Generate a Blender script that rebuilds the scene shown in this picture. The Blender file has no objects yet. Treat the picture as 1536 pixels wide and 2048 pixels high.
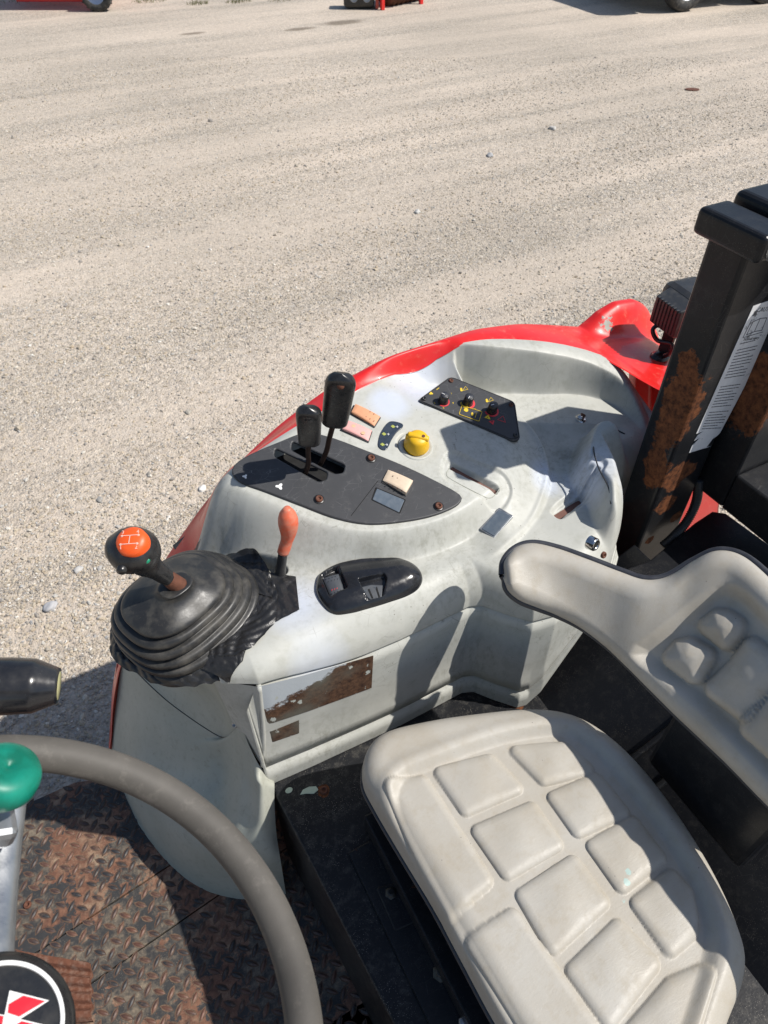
import bpy, bmesh, math, random
import numpy as np
from mathutils import Vector, Matrix
R = math.radians
rng = np.random.default_rng(7); random.seed(7)
SC = bpy.context.scene; COL = SC.collection

# ---------------------------------------------------------------- camera, sky, sun, exposure
# tractor frame = world frame: +X to the rear of the tractor, +Y outboard (its right side), +Z up, metres
CAMZ, F = 2.4, 1420.0
PH = R(62); AX = np.array([math.sin(PH), math.cos(PH)]); BX = np.array([-math.cos(PH), math.sin(PH)])
cd = bpy.data.cameras.new('camera'); cam = bpy.data.objects.new('camera', cd); COL.objects.link(cam)
cd.sensor_fit = 'VERTICAL'; cd.sensor_height = 36; cd.sensor_width = 27; cd.lens = 36 * F / 2048
cam.location = (0, 0, CAMZ); cam.rotation_euler = (R(45), 0, R(-(90 - 62)))
cd.clip_start = 0.02; cd.clip_end = 400
cd.dof.use_dof = True; cd.dof.focus_distance = 1.25; cd.dof.aperture_fstop = 12
SC.camera = cam
TOSUN = Vector((0.68, -0.45, 1.0)).normalized()
W = bpy.data.worlds.new('World'); SC.world = W; W.use_nodes = True
nt = W.node_tree; bg = nt.nodes['Background']
sky = nt.nodes.new('ShaderNodeTexSky'); sky.sky_type = 'NISHITA'; sky.sun_disc = False
sky.sun_elevation = math.asin(TOSUN.z); sky.sun_rotation = math.atan2(TOSUN.x, TOSUN.y)
nt.links.new(sky.outputs[0], bg.inputs[0]); bg.inputs[1].default_value = 0.09
sd_ = bpy.data.lights.new('sun', 'SUN'); sun = bpy.data.objects.new('sun', sd_); COL.objects.link(sun)
sd_.energy = 4.4; sd_.angle = R(0.5); sd_.color = (1, 0.955, 0.89)
sun.rotation_euler = TOSUN.to_track_quat('Z', 'Y').to_euler()
SC.view_settings.view_transform = 'Standard'; SC.view_settings.look = 'None'
SC.view_settings.exposure = 0.25; SC.view_settings.gamma = 1
SC.render.engine = 'CYCLES'

# ---------------------------------------------------------------- measuring from the photograph onto real planes
def ray(px, py):
    x = px - 768.0; u = 1024.0 - py; c = math.sqrt(.5)
    y = F * c + u * c; z = -F * c + u * c
    w = AX * 0
    # camera-plan (x right, y ahead) -> world
    return np.array([x * AX[0] + y * AX[1], x * BX[0] + y * BX[1], z])
def Z(px, py, z):
    d = ray(px, py); s = (z - CAMZ) / d[2]; return Vector((d[0] * s, d[1] * s, z))
def YB(px, py, b):
    d = ray(px, py); s = b / d[1]; return Vector((d[0] * s, b, CAMZ + d[2] * s))
def XA(px, py, a):
    d = ray(px, py); s = a / d[0]; return Vector((a, d[1] * s, CAMZ + d[2] * s))

# ---------------------------------------------------------------- object bookkeeping
WLOC = {}
def place(o, wl, parent):
    WLOC[o.name] = Vector(wl)
    if parent is not None:
        o.parent = parent; o.location = Vector(wl) - WLOC[parent.name]
    else: o.location = wl
def empty(name, loc, parent=None):
    o = bpy.data.objects.new(name, None); COL.objects.link(o); o.empty_display_size = .05; place(o, loc, parent); return o
def link(name, me, material, parent=None, origin=None):
    o = bpy.data.objects.new(name, me); COL.objects.link(o)
    n = len(me.vertices); co = np.empty(n * 3, np.float32); me.vertices.foreach_get('co', co); co = co.reshape(-1, 3)
    c = np.array(origin if origin is not None else (co.min(0) + co.max(0)) / 2, np.float32)
    me.vertices.foreach_set('co', (co - c).ravel()); me.update()
    if material: me.materials.append(material)
    place(o, Vector([float(v) for v in c]), parent); return o
def tag(o, label=None, cat=None, group=None, kind=None):
    for k, v in (('label', label), ('category', cat), ('group', group), ('kind', kind)):
        if v: o[k] = v
    return o
def mesh(name, V, Fs, smooth=True):
    me = bpy.data.meshes.new(name); me.from_pydata([tuple(map(float, v)) for v in V], [], Fs); me.update()
    if smooth: me.polygons.foreach_set('use_smooth', [True] * len(me.polygons))
    return me
def grid_mesh(name, G, wrapu=False, wrapv=False, capmask=None, smooth=True):
    G = np.asarray(G, np.float64); n, m = G.shape[:2]
    idx = np.arange(n * m).reshape(n, m)
    I = idx if not wrapu else np.vstack([idx, idx[:1]])
    if wrapv: I = np.hstack([I, I[:, :1]])
    q = np.stack([I[:-1, :-1], I[1:, :-1], I[1:, 1:], I[:-1, 1:]], -1).reshape(-1, 4)
    if capmask is not None: q = q[capmask.reshape(-1)]
    me = bpy.data.meshes.new(name)
    me.vertices.add(n * m); me.vertices.foreach_set('co', G.reshape(-1).astype(np.float32))
    me.loops.add(len(q) * 4); me.loops.foreach_set('vertex_index', q.reshape(-1).astype(np.int32))
    me.polygons.add(len(q)); me.polygons.foreach_set('loop_start', (np.arange(len(q)) * 4).astype(np.int32))
    me.polygons.foreach_set('loop_total', np.full(len(q), 4, np.int32))
    me.update(calc_edges=True); me.validate()
    if smooth: me.polygons.foreach_set('use_smooth', np.ones(len(q), bool))
    return me
def cr(P, n, closed=False):
    """Catmull-Rom resample to n points evenly by length"""
    P = np.asarray([tuple(p) for p in P], float); k = len(P)
    out = []
    seg = k if closed else k - 1
    for i in range(seg):
        p0 = P[(i - 1) % k] if (closed or i > 0) else P[0] * 2 - P[1]
        p1 = P[i]; p2 = P[(i + 1) % k]
        p3 = P[(i + 2) % k] if (closed or i + 2 < k) else P[-1] * 2 - P[-2]
        for t in np.linspace(0, 1, 16, endpoint=False):
            out.append(.5 * ((2 * p1) + (-p0 + p2) * t + (2 * p0 - 5 * p1 + 4 * p2 - p3) * t * t + (-p0 + 3 * p1 - 3 * p2 + p3) * t ** 3))
    out.append(P[0] if closed else P[-1]); out = np.array(out)
    L = np.r_[0, np.cumsum(np.linalg.norm(np.diff(out, axis=0), axis=1))]
    T = np.linspace(0, L[-1], n, endpoint=not closed)
    return np.stack([np.interp(T, L, out[:, j]) for j in range(out.shape[1])], 1)
def rs(P, n, closed=False):
    P = np.asarray([tuple(p) for p in P], float)
    if closed: P = np.vstack([P, P[:1]])
    L = np.r_[0, np.cumsum(np.linalg.norm(np.diff(P, axis=0), axis=1))]
    T = np.linspace(0, L[-1], n, endpoint=not closed)
    return np.stack([np.interp(T, L, P[:, j]) for j in range(P.shape[1])], 1)
def sdp(P, poly):
    """signed distance (inside negative) of points (...,2) to a polygon"""
    P = np.asarray(P, float); sh = P.shape[:-1]; P = P.reshape(-1, 2); poly = np.asarray([tuple(p)[:2] for p in poly], float)
    lo, hi = poly.min(0), poly.max(0); bd = np.linalg.norm(np.maximum(np.maximum(lo - P, P - hi), 0), axis=1); near = bd < .13
    if len(P) > 50 and not near.all():
        out = bd.copy()
        if near.any(): out[near] = sdp(P[near], poly)
        return out.reshape(sh)
    d = np.full(len(P), 1e9); ins = np.zeros(len(P), bool)
    for i in range(len(poly)):
        a = poly[i]; b = poly[(i + 1) % len(poly)]; e = b - a; w = P - a
        t = np.clip((w @ e) / max(e @ e, 1e-12), 0, 1); d = np.minimum(d, ((w - t[:, None] * e) ** 2).sum(1))
        c = ((a[1] > P[:, 1]) != (b[1] > P[:, 1]))
        if e[1] != 0: ins ^= c & (P[:, 0] < e[0] * (P[:, 1] - a[1]) / e[1] + a[0])
    return (np.sqrt(d) * np.where(ins, -1, 1)).reshape(sh)
def ss(e0, e1, x):
    t = np.clip((x - e0) / (e1 - e0), 0, 1); return t * t * (3 - 2 * t)
def tube(name, pts, rad, seg=16, n=40, caps=True, flat=1.0, smooth=True, upv=(0, 0, 1)):
    """swept round (or flattened) section; rad number or list along the path; returns mesh"""
    P = cr(pts, n) if len(pts) > 2 else rs(pts, n)
    r = np.full(n, rad) if np.isscalar(rad) else np.interp(np.linspace(0, 1, n), np.linspace(0, 1, len(rad)), rad)
    T = np.gradient(P, axis=0); T /= np.linalg.norm(T, axis=1)[:, None]
    u = np.cross(T[0], upv);
    if np.linalg.norm(u) < 1e-3: u = np.cross(T[0], (1, 0, 0))
    th = np.linspace(0, 2 * np.pi, seg, endpoint=False); G = []
    for i in range(n):
        u = u - T[i] * (u @ T[i]); u /= np.linalg.norm(u); v = np.cross(T[i], u)
        G.append(P[i] + r[i] * (np.cos(th)[:, None] * u + flat * np.sin(th)[:, None] * v))
    G = np.array(G)
    if caps:
        G = np.concatenate([np.repeat(P[:1][:, None], seg, 1), G, np.repeat(P[-1:][:, None], seg, 1)])
    return grid_mesh(name, G, wrapv=True, smooth=smooth)
def lathe(name, prof, o, axis=(0, 0, 1), seg=32, smooth=True, sx=1, sy=1, rot=0):
    ax = Vector(axis).normalized(); q = Vector((0, 0, 1)).rotation_difference(ax).to_matrix()
    M = np.array(q); th = np.linspace(0, 2 * np.pi, seg, endpoint=False) + rot
    prof = np.array(prof, float)
    G = np.stack([prof[:, 0, None] * np.cos(th) * sx, prof[:, 0, None] * np.sin(th) * sy, np.repeat(prof[:, 1, None], seg, 1)], -1)
    G = G @ M.T + np.array(o)
    return grid_mesh(name, G, wrapv=True, smooth=smooth)
def rbox(name, c, size, bev=.004, rot=None, seg=2, smooth=False):
    bm = bmesh.new(); bmesh.ops.create_cube(bm, size=1)
    bmesh.ops.scale(bm, vec=size, verts=bm.verts)
    if bev: bmesh.ops.bevel(bm, geom=bm.edges[:], offset=bev, segments=seg, affect='EDGES', profile=.5)
    if rot is not None: bmesh.ops.transform(bm, matrix=rot.to_4x4(), verts=bm.verts)
    bmesh.ops.translate(bm, vec=c, verts=bm.verts)
    me = bpy.data.meshes.new(name); bm.to_mesh(me); bm.free()
    if smooth: me.polygons.foreach_set('use_smooth', [True] * len(me.polygons))
    return me
def hexa(name, P8, bev=.003, seg=2):
    """box from 4 bottom + 4 top corners"""
    bm = bmesh.new(); v = [bm.verts.new(p) for p in P8]
    for f in ((3, 2, 1, 0), (4, 5, 6, 7), (0, 1, 5, 4), (1, 2, 6, 5), (2, 3, 7, 6), (3, 0, 4, 7)): bm.faces.new([v[i] for i in f])
    bmesh.ops.recalc_face_normals(bm, faces=bm.faces)
    if bev: bmesh.ops.bevel(bm, geom=bm.edges[:], offset=bev, segments=seg, affect='EDGES', profile=.5)
    me = bpy.data.meshes.new(name); bm.to_mesh(me); bm.free(); return me
def join(name, meshes):
    bm = bmesh.new()
    for m in meshes: bm.from_mesh(m)
    me = bpy.data.meshes.new(name); bm.to_mesh(me); bm.free()
    for m in meshes: bpy.data.meshes.remove(m)
    return me
class Frame:
    """a real plane in the scene with its own 2D axes"""
    def __init__(s, o, n, u=(1, 0, 0)):
        s.o = Vector(o); s.n = Vector(n).normalized(); u = Vector(u); s.u = (u - s.n * u.dot(s.n)).normalized(); s.v = s.n.cross(s.u)
        s.M = Matrix((s.u, s.v, s.n)).transposed()
    def hit(s, px, py, h=0):
        d = Vector(ray(px, py)); c = Vector((0, 0, CAMZ)); t = (s.o + s.n * h - c).dot(s.n) / d.dot(s.n); return c + d * t
    def l(s, px, py, h=0):
        p = s.hit(px, py, h) - s.o; return (p.dot(s.u), p.dot(s.v))
    def w(s, x, y, h=0): return s.o + s.u * x + s.v * y + s.n * h
    def plate(s, name, outline, holes=(), h0=0, h1=.003, bev=.001):
        cu = bpy.data.curves.new(name, 'CURVE'); cu.dimensions = '2D'; cu.fill_mode = 'BOTH'
        for pl in [outline] + list(holes):
            sp = cu.splines.new('POLY'); sp.points.add(len(pl) - 1)
            for i, p in enumerate(pl): sp.points[i].co = (p[0], p[1], 0, 1)
            sp.use_cyclic_u = True
        t = (h1 - h0) / 2; bev = min(bev, t * .95); cu.extrude = t - bev; cu.bevel_depth = bev; cu.offset = -bev; cu.bevel_resolution = 2
        ob = bpy.data.objects.new('tmp', cu); me = bpy.data.meshes.new_from_object(ob)
        bpy.data.objects.remove(ob); bpy.data.curves.remove(cu)
        me.transform(Matrix.Translation(s.w(0, 0, (h0 + h1) / 2)) @ s.M.to_4x4()); me.name = name; return me
    def text(s, body, x, y, size, ang=0, h=.001, th=.0004, align='CENTER', sx=1):
        cu = bpy.data.curves.new('t', 'FONT'); cu.body = body; cu.size = size; cu.align_x = align; cu.align_y = 'CENTER'; cu.extrude = th; cu.resolution_u = 3
        ob = bpy.data.objects.new('tmp', cu); me = bpy.data.meshes.new_from_object(ob)
        bpy.data.objects.remove(ob); bpy.data.curves.remove(cu)
        me.transform(Matrix.Translation(s.w(x, y, h)) @ s.M.to_4x4() @ Matrix.Rotation(ang, 4, 'Z') @ Matrix.Diagonal((sx, 1, 1, 1))); return me
    def stroke(s, pts, w, h0=.0, h1=.001, closed=False):
        """a thin flat printed line"""
        ms = []; k = len(pts)
        for i in range(k if closed else k - 1):
            a = Vector(pts[i]); b = Vector(pts[(i + 1) % k]); d = (b - a)
            if d.length < 1e-6: continue
            d = d.normalized(); nn = Vector((-d.y, d.x)) * w / 2; e = d * w * .4
            q = [a - e - nn, b + e - nn, b + e + nn, a - e + nn]
            ms.append(mesh('s', [s.w(p.x, p.y, h0) for p in q] + [s.w(p.x, p.y, h1 + i * 1e-5) for p in q], [(3, 2, 1, 0), (4, 5, 6, 7), (0, 1, 5, 4), (1, 2, 6, 5), (2, 3, 7, 6), (3, 0, 4, 7)], False))
        return join('s', ms)
    def hf(s, name, poly, fn, rings=24, n=96, skirt=.01, closed=True):
        """star-shaped pad: outline ring scaled to its centre, height fn(xy, inside-distance)"""
        B = rs(poly, n, True) if len(poly) < n else np.asarray(poly, float); c = B.mean(0); G = []
        for t in np.linspace(0, 1, rings) ** .75:
            xy = c + (B - c) * t; h = fn(xy, -sdp(xy, B)); G.append([s.w(p[0], p[1], q) for p, q in zip(xy, h)])
        G.append([s.w(p[0], p[1], -skirt) for p in B])
        return grid_mesh(name, np.array(G), wrapv=True)
def rrect(c, wx, wy, r, n=6, ang=0):
    out = []; 
    for sx, sy, a0 in ((1, 1, 0), (-1, 1, 90), (-1, -1, 180), (1, -1, 270)):
        for i in range(n + 1):
            a = R(a0 + 90 * i / n); out.append((sx * (wx / 2 - r) + r * math.cos(a), sy * (wy / 2 - r) + r * math.sin(a)))
    ca, sa = math.cos(ang), math.sin(ang)
    return [(c[0] + x * ca - y * sa, c[1] + x * sa + y * ca) for x, y in out]
def rpoly(P, r, n=5):
    """round the corners of a polygon"""
    out = []; k = len(P); P = [Vector(p[:2]) for p in P]
    for i in range(k):
        p = P[i]; a = (P[i - 1] - p); b = (P[(i + 1) % k] - p); q = min(r, a.length * .45, b.length * .45)
        s = p + a.normalized() * q; e = p + b.normalized() * q
        for j in range(n + 1):
            t = j / n; out.append(tuple(s * (1 - t) ** 2 + p * 2 * t * (1 - t) + e * t * t))
    return out
def ellp(c, rx, ry, n=32, ang=0):
    return [(c[0] + rx * math.cos(t) * math.cos(ang) - ry * math.sin(t) * math.sin(ang), c[1] + rx * math.cos(t) * math.sin(ang) + ry * math.sin(t) * math.cos(ang)) for t in np.linspace(0, 2 * math.pi, n, endpoint=False)]

# ---------------------------------------------------------------- materials
class NM:
    def __init__(s, name, rough=.5, metal=0, spec=.5, coat=0):
        s.m = bpy.data.materials.new(name); s.m.use_nodes = True; s.t = s.m.node_tree; s.b = s.t.nodes['Principled BSDF']
        s.b.inputs['Roughness'].default_value = rough; s.b.inputs['Metallic'].default_value = metal
        s.b.inputs['Specular IOR Level'].default_value = spec; s.b.inputs['Coat Weight'].default_value = coat
        s.g = s.t.nodes.new('ShaderNodeNewGeometry').outputs['Position']
        s.o = s.t.nodes.new('ShaderNodeTexCoord').outputs['Object']
    def put(s, sock, v):
        if isinstance(v, bpy.types.NodeSocket): s.t.links.new(v, sock)
        elif v is not None:
            if isinstance(v, tuple) and len(v) == 3 and sock.type == 'RGBA': v = v + (1,)
            sock.default_value = v
    def noise(s, scale, detail=4, rough=.55, co=None, dist=0):
        n = s.t.nodes.new('ShaderNodeTexNoise'); s.put(n.inputs['Vector'], co or s.o)
        n.inputs['Scale'].default_value = scale; n.inputs['Detail'].default_value = detail; n.inputs['Roughness'].default_value = rough; n.inputs['Distortion'].default_value = dist
        return n.outputs['Fac']
    def vor(s, scale, feature='F1', out='Distance', co=None, rnd=1):
        n = s.t.nodes.new('ShaderNodeTexVoronoi'); n.feature = feature; s.put(n.inputs['Vector'], co or s.o); n.inputs['Scale'].default_value = scale; n.inputs['Randomness'].default_value = rnd
        return n.outputs[out]
    def map(s, co, scale=(1, 1, 1), rot=(0, 0, 0), loc=(0, 0, 0)):
        n = s.t.nodes.new('ShaderNodeMapping'); s.put(n.inputs[0], co); n.inputs['Scale'].default_value = scale; n.inputs['Rotation'].default_value = rot; n.inputs['Location'].default_value = loc
        return n.outputs[0]
    def math(s, op, a, b=None, clamp=False):
        n = s.t.nodes.new('ShaderNodeMath'); n.operation = op; n.use_clamp = clamp; s.put(n.inputs[0], a)
        if b is not None: s.put(n.inputs[1], b)
        return n.outputs[0]
    def ramp(s, f, stops, interp='LINEAR'):
        n = s.t.nodes.new('ShaderNodeValToRGB'); s.put(n.inputs[0], f); r = n.color_ramp; r.interpolation = interp
        while len(r.elements) < len(stops): r.elements.new(.5)
        for e, (p, c) in zip(r.elements, stops): e.position = p; e.color = (c, c, c, 1) if not isinstance(c, tuple) else tuple(c) + (1,)
        return n.outputs[0]
    def mix(s, f, a, b, mode='MIX'):
        n = s.t.nodes.new('ShaderNodeMix'); n.data_type = 'RGBA'; n.blend_type = mode; s.put(n.inputs[0], f); s.put(n.inputs[6], a); s.put(n.inputs[7], b); return n.outputs[2]
    def sphere(s, c, r, soft=.3, k=.35, nz=None, sc=(1, 1, 1)):
        """1 inside a blotch of real size at a real place, 0 outside, with a noisy edge"""
        n = s.t.nodes.new('ShaderNodeVectorMath'); n.operation = 'SUBTRACT'; s.put(n.inputs[0], s.g); n.inputs[1].default_value = tuple(c)
        m = s.t.nodes.new('ShaderNodeVectorMath'); m.operation = 'MULTIPLY'; s.put(m.inputs[0], n.outputs[0]); m.inputs[1].default_value = tuple(q / r for q in sc)
        l = s.t.nodes.new('ShaderNodeVectorMath'); l.operation = 'LENGTH'; s.put(l.inputs[0], m.outputs[0]); d = l.outputs['Value']
        if nz is not None: d = s.math('ADD', d, s.math('MULTIPLY', s.math('SUBTRACT', nz, .5), k))
        return s.ramp(d, [(1 - soft, 1.0), (1.0, 0.0)])
    def bump(s, h, strength=.3, dist=.001, prev=None):
        n = s.t.nodes.new('ShaderNodeBump'); s.put(n.inputs['Height'], h); n.inputs['Strength'].default_value = strength; n.inputs['Distance'].default_value = dist
        if prev is not None: s.put(n.inputs['Normal'], prev)
        return n.outputs[0]
    def col(s, v): s.put(s.b.inputs['Base Color'], v); return s
    def rough(s, v): s.put(s.b.inputs['Roughness'], v); return s
    def nrm(s, v): s.put(s.b.inputs['Normal'], v); return s
def simple(name, c, rough=.5, metal=0, var=.25, sc=40, bump=.15, bsc=400, spec=.5, coat=0, dust=0):
    k = NM(name, rough, metal, spec, coat); n = k.noise(sc, 5)
    cc = k.mix(n, tuple(q * (1 - var) for q in c), tuple(min(1, q * (1 + var)) for q in c))
    if dust:
        d = k.ramp(k.noise(sc * .5, 8, .7), [(.48, 0.), (.75, dust)]); cc = k.mix(d, cc, (.3, .27, .22))
        sp = k.ramp(k.vor(260), [(.04, .7), (.1, 0.)]); sp = k.math('MULTIPLY', sp, k.ramp(k.noise(25, 2), [(.52, 0.), (.6, 1.)])); cc = k.mix(k.math('MULTIPLY', sp, dust * 1.2), cc, (.5, .47, .42))
    k.col(cc); k.rough(k.ramp(k.noise(sc * 2, 4), [(.3, max(.02, rough - .12)), (.7, min(1, rough + .12))]))
    if bump: k.nrm(k.bump(k.noise(bsc, 3), bump, .0006))
    return k.m
M = {}
# --- moulded grey-green console plastic with overspray, grime and scratches
k = NM('console_plastic', .5, spec=.4)
n1 = k.noise(9, 6, .6, k.g); n2 = k.noise(38, 6, .65, k.g)
c = k.mix(k.ramp(n1, [(.3, 0.), (.7, 1.)]), (.415, .42, .385), (.50, .50, .455))
c = k.mix(k.ramp(n2, [(.5, 0.), (.78, .5)]), c, (.29, .29, .24))
nz = k.noise(16, 3, .5, k.g); nzf = k.noise(60, 5, .6, k.g)
OVER = [Z(850, 745, 1.51), Z(780, 800, 1.49), Z(590, 1230, 1.31), Z(610, 1300, 1.27), Z(1190, 960, 1.38), Z(580, 1345, 1.22), Z(1000, 1190, 1.2), Z(1085, 960, 1.36)]
ORad = [.10, .06, .09, .09, .085, .07, .05, .05]
ov = None
for p, r in zip(OVER, ORad):
    q = k.sphere(p, r, .55, .5, nz); ov = q if ov is None else k.math('MAXIMUM', ov, q)
c = k.mix(k.math('MULTIPLY', ov, .72), c, (.53, .58, .68))
st = None
for p, r, w in ((Z(740, 1085, 1.37), .045, 1.), (Z(775, 1100, 1.35), .03, 1.), (Z(1130, 905, 1.37), .04, .8), (Z(1140, 870, 1.39), .03, .8), (Z(1090, 870, 1.43), .03, .7), (Z(1000, 1080, 1.33), .03, .5), (Z(980, 1100, 1.33), .05, .35), (Z(600, 1160, 1.34), .03, .3), (Z(1095, 1300, 1.1), .02, .4)):
    q = k.math('MULTIPLY', k.sphere(p, r, .9, .8, nzf), w); st = q if st is None else k.math('MAXIMUM', st, q)
c = k.mix(k.math('MULTIPLY', st, k.ramp(nzf, [(.4, .15), (.62, .8)])), c, (.10, .09, .055))
gr = k.math('MULTIPLY', k.ramp(k.noise(5, 3, .5, k.g), [(.42, 0.), (.62, 1.)]), k.ramp(k.noise(90, 8, .75, k.map(k.g, (1, 1, .35))), [(.48, 0.), (.7, .55)]))
c = k.mix(gr, c, (.17, .165, .12))
scr = k.ramp(k.vor(24, 'DISTANCE_TO_EDGE', 'Distance', k.map(k.g, (1, 2.3, 1.4), (.3, .2, .6))), [(.0, 1.), (.012, 0.)])
scr = k.math('MULTIPLY', scr, k.ramp(k.noise(14, 2, .5, k.g), [(.56, 0.), (.62, .6)])); c = k.mix(scr, c, (.16, .15, .12))
chp = k.math('MULTIPLY', k.ramp(k.vor(75, co=k.g), [(.06, 1.), (.1, 0.)]), k.ramp(k.noise(7, 2, .5, k.g), [(.54, 0.), (.6, 1.)])); c = k.mix(chp, c, (.14, .13, .1))
k.col(c); k.rough(k.ramp(n2, [(.3, .4), (.7, .62)]))
k.nrm(k.bump(k.noise(900, 2, .5, k.g), .12, .0004, k.bump(n2, .12, .002))); M['grey'] = k.m
# shield plastic: same plastic, darker and greener
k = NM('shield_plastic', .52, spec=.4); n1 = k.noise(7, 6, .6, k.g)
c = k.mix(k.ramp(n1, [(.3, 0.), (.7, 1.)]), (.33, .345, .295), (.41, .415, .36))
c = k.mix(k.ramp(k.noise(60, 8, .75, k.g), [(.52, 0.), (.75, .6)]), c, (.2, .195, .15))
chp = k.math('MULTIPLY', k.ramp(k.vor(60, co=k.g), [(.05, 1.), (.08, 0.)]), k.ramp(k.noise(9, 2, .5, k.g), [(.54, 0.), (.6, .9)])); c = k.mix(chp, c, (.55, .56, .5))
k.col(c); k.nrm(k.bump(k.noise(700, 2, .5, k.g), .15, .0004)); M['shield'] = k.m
# red paint
k = NM('red_paint', .33, spec=.5, coat=.25); n1 = k.noise(12, 5, .6, k.g)
c = k.mix(n1, (.60, .012, .010), (.78, .022, .02)); c = k.mix(k.ramp(k.noise(45, 7, .7, k.g), [(.56, 0.), (.8, .5)]), c, (.75, .3, .2))
pt = None
for p, r in ((YB(1210, 652, 1.165), .022), (YB(1190, 670, 1.16), .014), (YB(1222, 672, 1.15), .012)):
    q = k.sphere(p, r, .08, 3.2, k.noise(75, 6, .7, k.g)); pt = q if pt is None else k.math('MAXIMUM', pt, q)
c = k.mix(pt, c, (.33, .35, .31)); k.col(c); k.rough(k.ramp(n1, [(.3, .28), (.7, .45)])); M['red'] = k.m
M['red_dull'] = simple('faded_red_paint', (.42, .07, .045), .6, var=.3, sc=30, bump=.2)
M['black_plastic'] = simple('black_plastic', (.028, .029, .031), .42, var=.25, bump=.25, bsc=900, dust=.12)
k = NM('black_panel_plastic', .5, spec=.45); c = k.mix(k.noise(30, 5, .6), (.030, .031, .034), (.052, .053, .056))
sw = k.ramp(k.vor(38, 'DISTANCE_TO_EDGE', 'Distance', k.map(k.o, (1, 2.2, 1), (0, 0, .7))), [(0., 1.), (.016, 0.)]); sw = k.math('MULTIPLY', sw, k.ramp(k.noise(22, 3), [(.5, 0.), (.62, .6)]))
c = k.mix(sw, c, (.2, .2, .2)); c = k.mix(k.ramp(k.noise(55, 8, .75), [(.56, 0.), (.8, .5)]), c, (.14, .135, .125)); k.col(c); k.nrm(k.bump(k.noise(1200, 2), .3, .0004)); M['panel'] = k.m
M['gloss_black'] = simple('glossy_black_plastic', (.014, .015, .018), .2, var=.2, bump=.06, bsc=60, dust=.06)
M['satin_black'] = simple('satin_black_knob', (.016, .016, .017), .3, var=.2, bump=.1, dust=.08)
k = NM('bellows_rubber', .42, spec=.5); n1 = k.noise(30, 6, .65)
c = k.mix(k.ramp(n1, [(.45, 0.), (.75, 1.)]), (.022, .022, .022), (.075, .07, .06)); c = k.mix(k.math('MULTIPLY', k.ramp(k.vor(300), [(.05, 1.), (.12, 0.)]), k.ramp(k.noise(20, 3), [(.5, 0.), (.6, .6)])), c, (.35, .31, .24)); k.col(c)
k.rough(k.ramp(n1, [(.3, .3), (.7, .6)])); k.nrm(k.bump(k.noise(220, 4), .15, .001)); M['rubber'] = k.m
k = NM('black_tape', .38, spec=.5); n1 = k.noise(28, 5, .6, k.g, .8)
c = k.mix(k.ramp(k.noise(60, 6, .7, k.g), [(.55, 0.), (.7, .5)]), (.018, .018, .019), (.09, .085, .075)); k.col(c)
wr = k.vor(15, 'DISTANCE_TO_EDGE', 'Distance', k.g); k.nrm(k.bump(k.ramp(wr, [(0., 1.), (.12, 0.)]), .3, .003, k.bump(n1, .4, .006))); M['tape'] = k.m
k = NM('steering_rubber', .62, spec=.35); c = k.mix(k.ramp(k.noise(10, 5, .6), [(.3, 0.), (.7, 1.)]), (.072, .066, .058), (.122, .112, .098)); c = k.mix(k.ramp(k.noise(50, 7, .7), [(.55, 0.), (.8, .5)]), c, (.24, .22, .19)); k.col(c); k.nrm(k.bump(k.noise(500, 3), .2, .0006)); M['wheel'] = k.m
M['steel'] = simple('worn_grey_steel', (.32, .33, .34), .38, .8, var=.25, sc=30, bump=.15)
M['chrome'] = simple('bright_metal', (.6, .6, .6), .18, 1, var=.1)
M['dark_metal'] = simple('dark_metal', (.05, .048, .045), .4, .6, var=.3, dust=.1)
M['rust_metal'] = simple('rusted_metal', (.12, .045, .025), .75, .1, var=.5, sc=120, bump=.5, bsc=300)
M['pedal'] = simple('rusted_ribbed_pedal_steel', (.17, .065, .035), .85, .1, var=.65, sc=130, bump=.7, bsc=420, dust=.5)
M['stem'] = simple('browned_lever_steel', (.045, .028, .022), .5, .5, var=.4)
M['yellow'] = simple('yellow_plastic', (.72, .42, .01), .42, var=.08, bump=.1)
M['yellow_print'] = simple('yellow_print', (.75, .52, .03), .5, bump=0)
M['red_print'] = simple('red_print', (.62, .03, .04), .5, bump=0)
M['white_print'] = simple('white_print', (.75, .75, .73), .5, bump=0)
M['orange_faded'] = simple('faded_orange_rocker', (.62, .30, .16), .6, var=.15, sc=90, bump=.2)
M['pink_faded'] = simple('faded_pink_rocker', (.70, .36, .33), .6, var=.12, sc=90, bump=.2)
M['cream'] = simple('weathered_cream_rocker', (.62, .50, .37), .6, var=.18, sc=90, bump=.25)
M['olive_print'] = simple('olive_print', (.35, .38, .08), .6, bump=0)
M['blue_black'] = simple('blank_switch_cover', (.03, .042, .062), .28, var=.15, bump=.05)
M['slate'] = simple('slate_switch_cover', (.085, .11, .14), .4, var=.2, sc=60, bump=.1, dust=.1)
M['switch_grey'] = simple('dark_grey_rocker', (.05, .056, .065), .45, var=.2, bump=.3)
k = NM('orange_bulb_plastic', .45, spec=.45); n = k.noise(60, 6, .6); c = k.mix(k.ramp(n, [(.35, 0.), (.7, 1.)]), (.70, .12, .05), (.60, .24, .16)); c = k.mix(k.ramp(k.noise(110, 8, .8), [(.58, 0.), (.75, .7)]), c, (.3, .17, .12)); k.col(c); k.nrm(k.bump(k.noise(300, 3), .3, .0006)); M['orange'] = k.m
M['orange_disc'] = simple('orange_cap', (.78, .10, .015), .4, var=.08, bump=.05)
M['green_btn'] = simple('green_button', (.01, .22, .12), .35, var=.2)
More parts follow.
